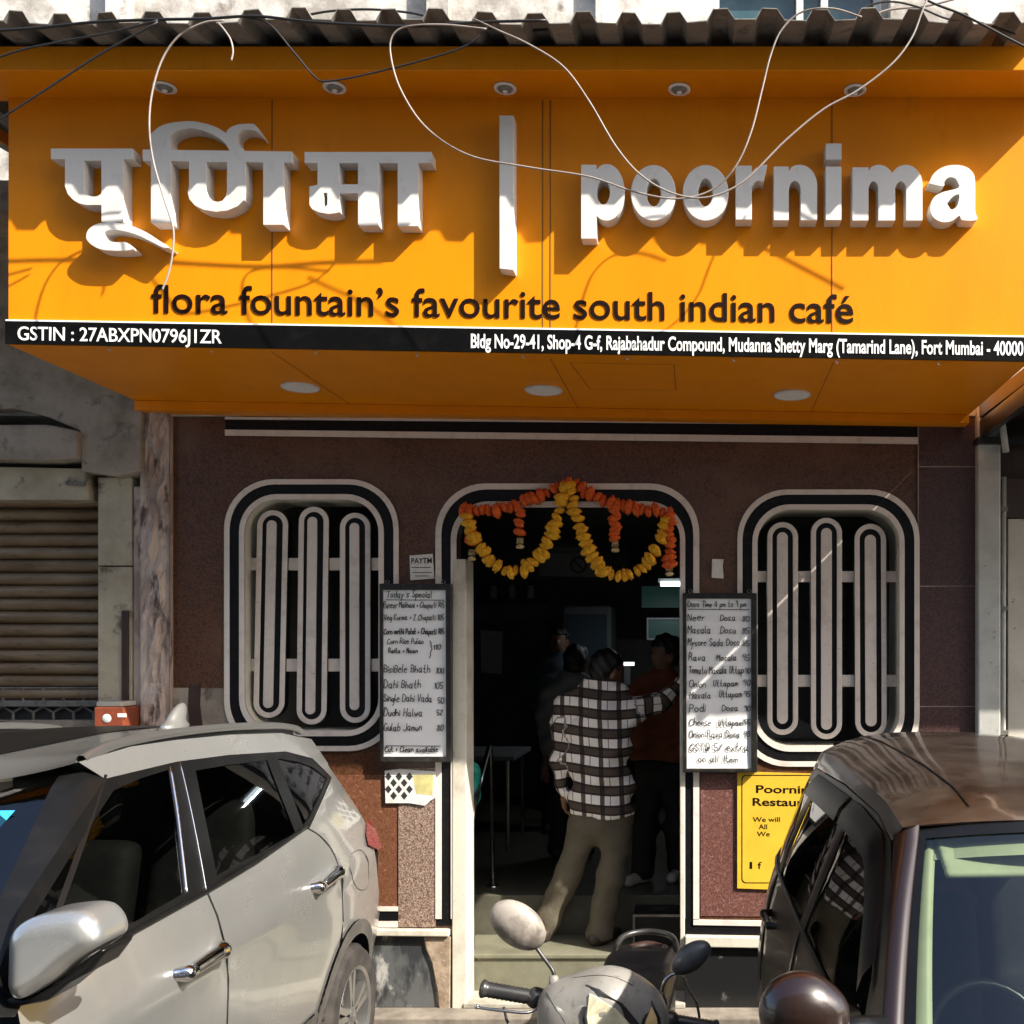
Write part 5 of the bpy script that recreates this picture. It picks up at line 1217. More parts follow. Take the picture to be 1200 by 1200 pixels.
# ---- maroon car
def XsB(y, z):
    d = 0
    if z < .62: d += .09*((.62-z)/.5)**2
    if .70 < z <= 1.04: d += .05*((z-.70)/.34)**1.5
    if z > 1.04: d += .05+(z-1.04)*.31+.16*(z-1.04)**2
    if y > 4.5: d += .14*((y-4.5)/.45)**2
    if y < 1.9: d += .22*((1.9-y)/.8)**2
    return .235+d
car = Car('parked_hatchback', 'tall dark maroon hatchback with dusty roof parked nose-out on the right', 'car', XsB, 1.05, (1.05, 3.2, ZS), -1)
car.root.location = (0.5, 4.9, ZS); ORG[car.root.name] = Vector((0.5, 4.9, ZS))
B_ = car; RB = (4.42, .20); FB = (2.02, .20)
DB = [(2.42, 1.07), (2.62, 1.245), (2.86, 1.43), (3.05, 1.525), (3.3, 1.565), (3.9, 1.58), (4.5, 1.57), (4.72, 1.53), (4.84, 1.38), (4.88, 1.18), (4.2, 1.11), (3.4, 1.075), (2.8, 1.06)]
GB1 = [(2.66, 1.09), (2.74, 1.22), (2.95, 1.40), (3.14, 1.505), (3.5, 1.53), (3.62, 1.53), (3.64, 1.10), (3.1, 1.085)]
GB2 = [(3.74, 1.535), (4.1, 1.54), (4.33, 1.535), (4.38, 1.14), (3.74, 1.105)]
GB3 = [(4.42, 1.53), (4.62, 1.51), (4.74, 1.36), (4.76, 1.20), (4.46, 1.15)]
B_.panel('window_surround', [DB, GB1, GB2, GB3], M['trim_black'], .001)
for G in (GB1, GB2, GB3): B_.panel('side_window', [G], M['glass_dark'], -.004)
bf = [(2.42, 1.065), (2.8, 1.055), (3.4, 1.07), (3.69, 1.085), (3.70, .8), (3.68, .3), (2.62, .3), (2.5, .62)]
bdo = B_.panel('door', [bf], M['brown_paint'], 0)
br = [(3.70, 1.085), (4.2, 1.105), (4.43, 1.125), (4.44, .9), (4.40, .68)]+arc(RB, .36, 120, 168, 8)+[(3.69, .3), (3.712, .8)]
bdr = B_.panel('door', [br], M['brown_paint'], 0)
bq = [(4.44, 1.125), (4.88, 1.175), (4.85, 1.38), (4.73, 1.535), (4.76, 1.57), (4.88, 1.42), (4.93, 1.15), (4.95, .8), (4.95, .35), (4.76, .3)]+arc(RB, .36, 20, 112, 10)+[(4.45, .9)]
B_.panel('quarter_panel', [bq], M['brown_paint'], 0)
bfe = [(2.41, 1.06), (2.49, .62), (2.40, .3)]+arc(FB, .36, 25, 170, 12)+[(1.5, .3), (1.42, .6), (1.45, .85), (1.8, .98)]
B_.panel('fender', [bfe], M['brown_paint'], 0)
B_.panel('sill', [[(2.38, .05), (4.06, .05), (4.06, .3), (2.40, .3)]], M['cladding'], .006)
zbe = lambda y: interp(y, [3.0, 3.3, 3.9, 4.5, 4.74, 4.9], [1.575, 1.61, 1.635, 1.645, 1.62, 1.50])
bcant = [(y, zbe(y)) for y in (3.0, 3.15, 3.3, 3.6, 3.9, 4.2, 4.5, 4.74)]+[(4.72, 1.535), (4.5, 1.575), (3.9, 1.585), (3.3, 1.567), (3.05, 1.528)]
B_.panel('cant_rail', [bcant], M['brown_paint'], 0)
crownB = lambda y: interp(y, [2.95, 3.05, 3.25, 3.6, 4.3, 4.7, 4.86], [1.585, 1.62, 1.67, 1.705, 1.73, 1.715, 1.67])
def broof(u, t):
    y = 3.0+(4.86-3.0)*t; a = abs(u); e = zbe(y); xe = XsB(min(y, 4.8), e)
    return Vector((B_.Xc+u*(xe-B_.Xc), y-.10*(1-a*a)*(1-t)**2+.04*(1-a*a)*t**3, e+(crownB(y)-e)*(1-a**3.2)))
B_.loft('roof', broof, lin(33, -1, 1), [0, .015, .03, .05, .08]+lin(26, .12, 1), M['brown_dusty'])
for u0 in (.62, -.62):
    mb = MB(); rows = []
    for t in lin(20, .06, .97):
        rows.append([broof(u0+d, t)+Vector((0, 0, h)) for d, h in ((-.007, .002), (-.004, .004), (.004, .004), (.007, .002))])
    MB().grid(rows).build('roof_channel', M['trim_black'], B_.root, smooth=True)
# smoked rain visors above the side windows
for sg in (0, 1):
    for ya, yb2 in ((2.74, 3.66), (3.72, 4.40)):
        rows = []
        for t in lin(16):
            y = ya+(yb2-ya)*t; ztp = interp(y, [2.66, 2.95, 3.14, 3.5, 4.4], [1.20, 1.44, 1.535, 1.56, 1.562])
            r_ = [Vector((XsB(y, ztp)-.008, y, ztp)), Vector((XsB(y, ztp-.04)-.028, y, ztp-.04)), Vector((XsB(y, ztp-.08)-.030, y, ztp-.085))]
            rows.append([B_.mir(v) for v in r_] if sg else r_)
        MB().grid(rows).build('rain_visor', M['trim_black'], B_.root, smooth=True)
def bws(u, t):
    a = abs(u); ya, za = interp(t, [0, 1], [3.0, 2.36]), interp(t, [0, 1], [1.575, 1.03]); xe = XsB(ya+.03, za)+.05
    zc = interp(t, [0, .5, 1], [1.61, 1.36, 1.06]); return Vector((B_.Xc+u*(xe-B_.Xc), ya-.16*(1-a**2.2)*(.6+.4*t), za+(zc-za)*(1-a**2.4)))
B_.loft('windscreen', bws, lin(25, -1, 1), lin(16), M['glass_clear'])
# dark ceramic border of the windscreen and painted front pillars
rows = []
def ring(k): # inner edge in u,t space
    pass
for sg in (1, -1):
    rows = [[bws(u*sg, t)+Vector((0, -.003, .003)) for u in (1.0, .98, .962)] for t in lin(14)]
    MB().grid(rows).build('windscreen_border', M['trim_black'], B_.root, smooth=True)
    rows = []
    for t in lin(16):
        e = bws(1, t); ya, za = interp(t, [0, .35, 1], [3.05, 2.84, 2.40]), interp(t, [0, .35, 1], [1.545, 1.425, 1.06])
        o_ = Vector((XsB(ya, za)-.003, ya, za)); m_ = (e+o_)/2+Vector((-.012, -.02, .012)); r_ = [e+Vector((0, -.004, .004)), e+Vector((-.006, -.012, .010)), m_, o_]
        rows.append(r_ if sg > 0 else [B_.mir(v) for v in r_])
    MB().grid(rows).build('front_pillar', M['brown_paint'], B_.root, smooth=True)
rows = [[bws(u, t)+Vector((0, -.003, .003)) for u in lin(17, -1, 1)] for t in (0, .03, .055)]
MB().grid(rows).build('windscreen_border', M['trim_black'], B_.root, smooth=True)
# painted header between roof and windscreen
rows = [[bws(u, 0)+Vector((0, -.004, .001)) for u in lin(17, -1, 1)], [broof(u, 0)*.5+bws(u, 0)*.5+Vector((0, -.006, .006)) for u in lin(17, -1, 1)], [broof(u, .0)+Vector((0, .004, .001)) for u in lin(17, -1, 1)]]
MB().grid(rows).build('header', M['brown_paint'], B_.root, smooth=True)
def bhood(u, t):
    y = 2.34+(1.42-2.34)*t; a = abs(u); z = interp(t, [0, .7, 1], [1.04, .96, .84]); xe = XsB(y, .9); return Vector((B_.Xc+u*(xe-B_.Xc), y-.12*(1-a*a), z+.05*(1-a**2)-.08*a**6))
B_.loft('bonnet', bhood, lin(17, -1, 1), lin(12), M['brown_paint'])
def bnose(u, t):
    a = abs(u); y = interp(t, [0, .4, 1], [1.42, 1.30, 1.38]); z = interp(t, [0, 1], [.85, .05]); xe = XsB(1.5, max(z, .4)); return Vector((B_.Xc+u*(xe-B_.Xc), y-.12*(1-a*a)+.1*a**4, z+(.05*(1-a**2)-.08*a**6 if t == 0 else 0)))
B_.loft('front_bumper', bnose, lin(17, -1, 1), lin(10), M['brown_paint'])
MB().box(B_.Xc-.35, B_.Xc+.35, 1.16, 1.22, .5, .66).build('grille', M['trim_black'], B_.root, bevel=.015)
for sg in (-1, 1):
    c = (B_.Xc+sg*.55, 1.42, .70)
    link_mesh('headlight', snet(lambda X, Y, Z: ell(X, Y, Z, c, (.15, .13, .10)), (c[0]-.2, 1.2, .55), (c[0]+.2, 1.6, .85), .02), M['lens'], B_.root, True)
def btail(u, t):
    pts = [(4.85, 1.66), (4.93, 1.59), (4.93, 1.48), (4.97, 1.15), (4.99, .8), (5.0, .3), (4.93, .05)]
    k = t*(len(pts)-1); i = min(int(k), len(pts)-2); f_ = k-i; y = pts[i][0]*(1-f_)+pts[i+1][0]*f_; z = pts[i][1]*(1-f_)+pts[i+1][1]*f_
    xe = XsB(min(y, 4.93), z); return Vector((B_.Xc+u*(xe-B_.Xc), y-.06*abs(u)**4, z))
B_.loft('tailgate', btail, lin(17, -1, 1), lin(25), M['brown_paint'])
B_.panel('tail_light', [[(4.80, .72), (4.92, .72), (4.92, 1.10), (4.84, 1.10)]], M['tail_red'], .008)
mb = MB(); mb.box(B_.Xc-.70, B_.Xc+.70, 2.4, 4.8, .05, .5); mb.box(B_.Xc-.66, B_.Xc+.66, 1.5, 2.3, .1, .8)
mb.build('underbody', M['under'], B_.root)
seats(B_, (B_.Xc-.36, B_.Xc+.36), (3.2, 4.1), .62, M['seat_dark'], .22)
f = lambda X, Y, Z: rbox(X, Y, Z, (B_.Xc, 2.5, .95), (.66, .22, .10), .07)
link_mesh('dashboard', snet(f, (B_.Xc-.72, 2.2, .8), (B_.Xc+.72, 2.8, 1.1), .04), M['dash'], B_.root, True)
# pale inner trim: pillar covers, headliner, sun visors, mirror
for sg in (1, -1):
    rows = []
    for t in lin(12, .04, .98):
        r_ = [bws(.95, t)+Vector((0, .03, -.02)), bws(.93-.02*t, t)+Vector((0, .03, -.012)), bws(.89, t)+Vector((0, .04, -.02)), bws(.885, t)+Vector((-.01, .08, -.02))]; rows.append(r_ if sg > 0 else [B_.mir(v) for v in r_])
    MB().grid(rows).build('pillar_trim_or_glint', M['beige_in'], B_.root, smooth=True)
rows = [[broof(u*.9, t)+Vector((0, 0, -.05)) for u in lin(13, -1, 1)] for t in lin(10, .02, .95)]
MB().grid(rows).build('headliner', M['beige_in'], B_.root, smooth=True)
for sg in (-1, 1):
    c = (B_.Xc+sg*.27, 2.93, 1.505)
    f = lambda X, Y, Z: rbox(X, Y, Z+(Y-2.93)*-.75, c, (.20, .07, .012), .012)
    link_mesh('sun_visor', snet(f, (c[0]-.25, 2.8, 1.40), (c[0]+.25, 3.1, 1.64), .012), M['beige_in'], B_.root, True)
rows = [[bws(u, t)+Vector((0, .03, -.022)) for u in lin(17, -.93, .93)] for t in (.06, .10, .125)]
MB().grid(rows).build('header_trim', M['beige_in'], B_.root, smooth=True)
f = lambda X, Y, Z: rbox(X, Y, Z, (B_.Xc, 2.98, 1.44), (.12, .02, .035), .02)
link_mesh('inner_mirror', snet(f, (B_.Xc-.15, 2.9, 1.38), (B_.Xc+.15, 3.05, 1.5), .010), M['beige_in'], B_.root, True)
MB().lathe([(.165+.016*math.cos(2*math.pi*k/8), .016*math.sin(2*math.pi*k/8)) for k in range(9)], (B_.Xc-.36, 2.82, 1.0), 'y', 28, M=Matrix.Rotation(R(-25), 4, 'X')).build('steering_wheel', M['trim_black'], B_.root, smooth=True)
for c in (RB, FB):
    for k in (0, 1):
        cx = .335 if not k else 2*B_.Xc-.335; mt, mr = MB(), MB(); wheel(mt, mr, Vector((cx, c[0], c[1]-.015)), .305, .17, -1 if not k else 1)
        t_ = mt.build('wheel', M['rubber'], B_.root); smooth_by_angle(t_, 40); smooth_by_angle(mr.build('rim', M['alloy'], t_), 40)
for pts in ([(3.69, 1.085), (3.705, .8), (3.685, .3)], [(4.435, 1.125), (4.44, .9), (4.40, .68)], [(2.42, 1.06), (2.49, .62), (2.42, .3)]): B_.line('shut_line', pts, .0035, M['under'], 0)
handle(B_, (3.40, .93), (3.60, .94), .016, M['trim_black'], -1, bdo[0]); handle(B_, (4.17, .97), (4.36, .98), .016, M['trim_black'], -1, bdr[0])
B_.line('belt_trim', [(2.5, 1.072), (3.4, 1.082), (4.2, 1.118), (4.86, 1.18)], .008, M['trim_black'], .002)
# door mirrors
for k in (0, 1):
    c = Vector((.117, 2.42, 1.255))
    if k: c = B_.mir(c)
    sg = -1 if not k else 1
    f = lambda X, Y, Z: np.maximum(smin(ell(X, Y, Z, (c.x+sg*.01, c.y, c.z-.005), (.100, .08, .092)), rbox(X, Y, Z-sg*.10*(X-c.x), (c.x-sg*.012, c.y, c.z-.03), (.088, .055, .075), .04), .025), Y-c.y-.055)
    link_mesh('door_mirror', snet(f, (c.x-.18, c.y-.15, c.z-.16), (c.x+.18, c.y+.15, c.z+.16), .010), M['brown_paint'], B_.root, True)
    MB().tube([c+Vector((-sg*.06, .02, -.06)), c+Vector((-sg*.2, .05, -.08))], [.035, .04], 10).build('mirror_arm', M['trim_black'], B_.root, smooth=True)
B_.root.rotation_euler = (0, 0, R(3.0))
# ------------------------------------------------------------------ scooter
sc = thing('scooter', 'dusty grey scooter with round mirrors parked in front of the cafe steps', 'scooter', (-.36, 4.75, ZS))
SCX = lambda y: -.395+(y-4.2)*.075      # centre line drifts right towards the tail
def sx(y): return SCX(y)
# front cowl with the headlamp nose
def cowl(X, Y, Z):
    x = X-SCX(Y)
    a = ell(x, Y, Z, (-.005, 4.24, .545), (.272, .18, .232))
    b = ell(x, Y, Z, (0, 4.18, .34), (.18, .15, .25))
    d = smin(a, b, .08)
    d = smin(d, ell(x, Y, Z, (-.17, 4.27, .63), (.10, .10, .085)), .05)
    d = smin(d, ell(x, Y, Z, (.02, 4.20, .66), (.10, .13, .10)), .06)
    return np.maximum(d, Y-4.36)
link_mesh('front_cowl', snet(cowl, (-.74, 4.0, .05), (-.06, 4.42, .86), .0125), M['scooter'], sc, True)
# kite-shaped headlamp and turn lenses laid on the cowl front
def on_cowl(px, py):
    d = np.array([(px-PX)/F, 1.0, -(py-PY)/F]); lo = 3.95; y = lo
    while y < 4.4:
        p = d*y+np.array([0, 0, EYE])
        if cowl(np.array(p[0]), np.array(p[1]), np.array(p[2])) < 0: break
        y += .003
    return Vector(d*y+np.array([0, 0, EYE]))
def lens(name, pts, m, n=10, off=-.012):
    pts = [Vector(p) for p in pts]; v, f = cdt([[(p.x, p.y) for p in pts]], [(pts[0].x*(1-t)+pts[2].x*t+random.uniform(-2, 2), pts[0].y*(1-t)+pts[2].y*t) for t in (.15, .3, .45, .6, .75, .9)])
    fr = [on_cowl(*p)+Vector((0, off, 0)) for p in v]; mb = MB(); mb.add(fr+[p+Vector((0, .03, 0)) for p in fr], f+[tuple(i+len(fr) for i in t[::-1]) for t in f]); n_ = len(pts)
    mb.add([on_cowl(p.x, p.y)+Vector((0, off, 0)) for p in pts]+[on_cowl(p.x, p.y)+Vector((0, .018, 0)) for p in pts], [(i, (i+1) % n_, n_+(i+1) % n_, n_+i) for i in range(n_)])
    return mb.build(name, m, sc)
lens('headlamp_rim', [(687, 1153), (703, 1159), (729, 1175), (749, 1199), (744, 1220), (682, 1220), (681, 1186)], M['scooter_black'], off=-.007)
lens('headlamp', [(691, 1164), (700, 1168), (722, 1182), (738, 1199), (735, 1214), (692, 1214), (688, 1190)], M['lens'])
lens('headlamp_rim', [(764, 1171), (774, 1192), (776, 1217), (748, 1217), (753, 1194)], M['scooter_black'], off=-.007)
lens('headlamp', [(764, 1178), (770, 1192), (772, 1213), (752, 1213), (757, 1195)], M['lens_amber'])
for pts in ([(640, 1163), (650, 1180), (662, 1198), (668, 1214)], [(672, 1146), (700, 1143), (722, 1146), (742, 1155)]):
    MB().tube([on_cowl(*q)+Vector((0, -.001, .001)) for q in spline(pts, 5)], .0016, 6).build('cowl_seam', M['scooter_black'], sc, smooth=True)
# dashboard cover, stem and leg shield
f = lambda X, Y, Z: rbox(X-SCX(Y), Y-(Z-.5)*.25, Z, (0, 4.42, .32), (.16, .06, .24), .06)
link_mesh('steering_cover', snet(f, (-.65, 4.2, .1), (-.1, 4.6, .75), .014), M['scooter_black'], sc, True)
f = lambda X, Y, Z: rbox(X-SCX(Y), Y-(Z-.2)*-.15, Z, (0, 4.42, .20), (.21-.1*np.abs(Z-.25), .035, .32), .03)
link_mesh('leg_shield', snet(f, (-.7, 4.3, -.15), (-.1, 4.6, .6), .014), M['scooter'], sc, True)
f = lambda X, Y, Z: rbox(X-SCX(Y), Y, Z, (0, 4.70, -.02+.0), (.16, .30, .03), .025)
link_mesh('footboard', snet(f, (-.62, 4.35, -.1), (-.1, 5.1, .06), .015), M['scooter_black'], sc, True)
f = lambda X, Y, Z: smin(rbox(X-SCX(Y), Y, Z+(Y-5.2)*-.12, (0, 5.22, .18), (.17, .36, .17), .11), ell(X-SCX(Y), Y, Z, (0, 5.5, .30), (.13, .25, .12)), .05)
link_mesh('rear_body', snet(f, (-.6, 4.8, -.05), (.05, 5.85, .5), .016), M['scooter'], sc, True)
f = lambda X, Y, Z: smin(rbox(X-SCX(Y), Y, Z+(Y-5.1)*-.10, (0, 5.14, .385), (.20, .36, .06), .055), rbox(X-SCX(Y), Y, Z, (0, 5.42, .425), (.17, .18, .05), .05), .05)
st = link_mesh('seat', snet(f, (-.55, 4.65, .28), (.05, 5.65, .62), .013), M['scooter_black'], sc, True)
# small emblem plate on the seat front and the tail grab rail
p = P(754, 1133, 5.02); MB().box(p.x-.045, p.x+.045, 4.93, 5.02, .494, .499).build('badge', M['steel'], st) if False else None
gx = SCX(5.62)
pts = [(gx-.15, 5.38, .40), (gx-.165, 5.5, .475), (gx-.13, 5.66, .51), (gx, 5.72, .52), (gx+.13, 5.66, .51), (gx+.165, 5.5, .475), (gx+.15, 5.38, .40)]
MB().tube(spline(pts, 5), .017, 10).build('grab_rail', M['scooter_black'], sc, smooth=True)
MB().tube(spline([(gx-.1, 5.6, .45), (gx, 5.64, .46), (gx+.1, 5.6, .45)], 5), .03, 10).build('tail_light', M['dark_wood'], sc, smooth=True)
p = P(752, 1131, 4.95); MB().box(p.x-.045, p.x+.045, 4.80, 4.815, .425, .445).build('badge', M['steel'], st, bevel=.003)
# handlebar with grips and levers (turned slightly)
HL, HR = P(562, 1158, 4.28), P(842, 1206, 4.42)
hc = (HL+HR)/2
L1 = HL+(HR-HL)*.23; R1 = HL+(HR-HL)*.79
MB().tube([HL+(HR-HL)*.2, hc+Vector((0, .04, .0)), HL+(HR-HL)*.8], .014, 10).build('handlebar', M['scooter_black'], sc, smooth=True)
for a_, b_ in ((HL, L1), (HR, R1)):
    mb = MB(); d = (b_-a_); n_ = 26; prof = []
    rs = [(.0300+.0030*(k % 2)) for k in range(n_+1)]; rs[0] = .020; rs[1] = .038; rs[2] = .038; rs[-1] = .040; rs[-2] = .040
    mb.tube([a_+d*k/n_ for k in range(n_+1)], rs, 14); mb.build('grip', M['scooter_black'], sc, smooth=True)
    e = d.normalized()
    pts = [b_+Vector((0, -.05, -.01))+e*.03, b_+Vector((0, -.085, -.035))-e*.02, (a_+b_)/2+Vector((0, -.085, -.045)), a_+Vector((0, -.07, -.055))+e*.02, a_+Vector((0, -.05, -.06))]
    lv = MB().tube(spline(pts, 6), .0065, 8); lv.lathe([(0, .012), (.011, .006), (.011, -.006), (0, -.012)], pts[-1], seg=10); lv.build('brake_lever', M['steel'], sc, smooth=True)
    f = lambda X, Y, Z, b_=b_, e=e: caps(X, Y, Z, tuple(b_+e*.0), tuple(b_+e*.05), .045, .040)
    link_mesh('switch_pod', snet(f, tuple(b_+Vector((-.1, -.08, -.08))), tuple(b_+Vector((.1, .08, .08))), .009), M['scooter_black'], sc, True)
# round-shouldered mirrors on bent stalks
def mirror(c, tilt, size, foot, m):
    ct, stt = math.cos(tilt), math.sin(tilt)
    def f(X, Y, Z):
        x = (X-c.x)*ct+(Z-c.z)*stt; z = -(X-c.x)*stt+(Z-c.z)*ct; y = Y-c.y
        d = ell(x, y, z, (0, 0, 0), (size[0], .055, size[1])); return np.maximum(d, y-.018)
    r = max(size)+.03
    mm = link_mesh('mirror', snet(f, (c.x-r, c.y-.09, c.z-r), (c.x+r, c.y+.06, c.z+r), .007), m, sc, True)
    mg = MB(); n_ = 28; fr0 = [c+Vector((math.cos(2*math.pi*k/n_)*size[0]*.92*ct-math.sin(2*math.pi*k/n_)*size[1]*.92*stt, .0195, math.cos(2*math.pi*k/n_)*size[0]*.92*stt+math.sin(2*math.pi*k/n_)*size[1]*.92*ct)) for k in range(n_)]
    mg.add(fr0+[p+Vector((0, .003, 0)) for p in fr0], [tuple(range(n_)), tuple(range(2*n_-1, n_-1, -1))]+[(k, (k+1) % n_, n_+(k+1) % n_, n_+k) for k in range(n_)]); mg.build('mirror_glass', M['chrome'], mm)
    return mm
mcl = P(607, 1084, 4.30); mcr = P(810, 1122, 4.46)
mirror(mcl, R(-38), (.132, .088), None, M['mirror_dusty']); mirror(mcr, R(36), (.100, .058), None, M['mirror_grey'])
fl_ = P(648, 1148, 4.30); MB().tube(spline([P(624, 1104, 4.30), P(636, 1121, 4.29), P(648, 1138, 4.27), P(649, 1150, 4.26)], 4), .0085, 8).build('mirror_stalk', M['scooter_black'], sc, smooth=True)
mb = MB(); fb = P(649, 1166, 4.26); mb.lathe([(.036, 0), (.034, .012), (.024, .02), (.022, .04), (.019, .075), (.012, .082), (0, .083)], fb, seg=16); mb.build('stalk_boot', M['scooter'], sc, smooth=True)
fr_ = P(775, 1170, 4.44); MB().tube(spline([P(798, 1138, 4.46), P(786, 1143, 4.45), P(778, 1152, 4.44), fr_], 5), .0085, 8).build('mirror_stalk', M['steel'], sc, smooth=True)
mb = MB(); mb.lathe([(.026, -.03), (.024, .0), (.016, .01), (.015, .03), (0, .031)], fr_, seg=14); mb.build('stalk_boot', M['scooter_black'], sc, smooth=True)
MB().tube(spline([P(800, 1142, 4.46), P(806, 1158, 4.46), P(817, 1178, 4.46), P(822, 1215, 4.46)], 5), .006, 8).build('brake_cable', M['steel'], sc, smooth=True)
MB().tube(spline([P(590, 1180, 4.26), P(600, 1205, 4.24), P(640, 1222, 4.22), P(690, 1222, 4.3)], 5), .006, 8).build('brake_cable', M['scooter_black'], sc, smooth=True)
# wheels and mudguard
for (y, nm) in ((4.16, 'front'), (5.42, 'rear')):
    c = Vector((SCX(y), y, ZS+.225)); mt = MB(); mt.lathe([(.14, .042), (.17, .05), (.205, .045), (.222, .02), (.225, 0), (.222, -.02), (.205, -.045), (.17, -.05), (.14, -.042)], c, 'x', 32)
    t_ = mt.build('wheel', M['rubber'], sc, smooth=True); mr = MB(); mr.lathe([(0, .03), (.05, .035), (.14, .03), (.145, .042)], c, 'x', 24); mr.lathe([(0, -.03), (.05, -.035), (.14, -.03), (.145, -.042)], c, 'x', 24); mr.build('rim', M['alloy'], t_, smooth=True)
f = lambda X, Y, Z: np.maximum(np.maximum(np.abs(np.sqrt((Y-4.16)**2+(Z-ZS-.225)**2)-.255)-.012, np.abs(X-SCX(4.16))-.07), -(Z-ZS-.26))
link_mesh('mudguard', snet(f, (-.6, 3.85, 0), (-.2, 4.5, .42), .012), M['scooter'], sc, True)
MB().tube([(SCX(4.16)-.085, 4.16, ZS+.225), (SCX(4.16)-.085, 4.28, .35)], .016, 8).tube([(SCX(4.16)+.085, 4.16, ZS+.225), (SCX(4.16)+.085, 4.28, .35)], .016, 8).build('fork', M['steel'], sc, smooth=True)

# ------------------------------------------------------------------ people
def wr(X, Y, Z, s=1.0): return s*(.006*np.sin(31*Z+9*X+7*Y)+.005*np.sin(23*X-17*Z+4)+.004*np.sin(47*Z-21*X+11*Y))
def hand_sdf(wrist, d, side, r=1.0):
    """five separate, gently curled fingers from a palm; d = direction of the hand, side = direction of the thumb"""
    d = Vector(d).normalized(); s = Vector(side); s = (s-d*s.dot(d)).normalized(); n = d.cross(s); w0 = Vector(wrist)
    segs = [(w0, w0+d*.05, .024, .030), (w0+d*.05+s*.02, w0+d*.095+s*.028, .021, .017), (w0+d*.05-s*.02, w0+d*.09-s*.028, .021, .016)]
    for k, (o, L) in enumerate(((.030, .075), (.010, .085), (-.010, .080), (-.030, .062))):
        a = w0+d*.092+s*o; b = a+d*L*.45+n*.008; c = b+d*L*.32+n*.022; e = c+d*L*.18+n*.028
        segs += [(a, b, .0095, .009), (b, c, .009, .0085), (c, e, .0085, .0075)]
    a = w0+d*.03+s*.026; b = a+d*.035+s*.03+n*.008; c = b+d*.035+s*.008+n*.012; segs += [(a, b, .013, .011), (b, c, .011, .009)]
    return segs
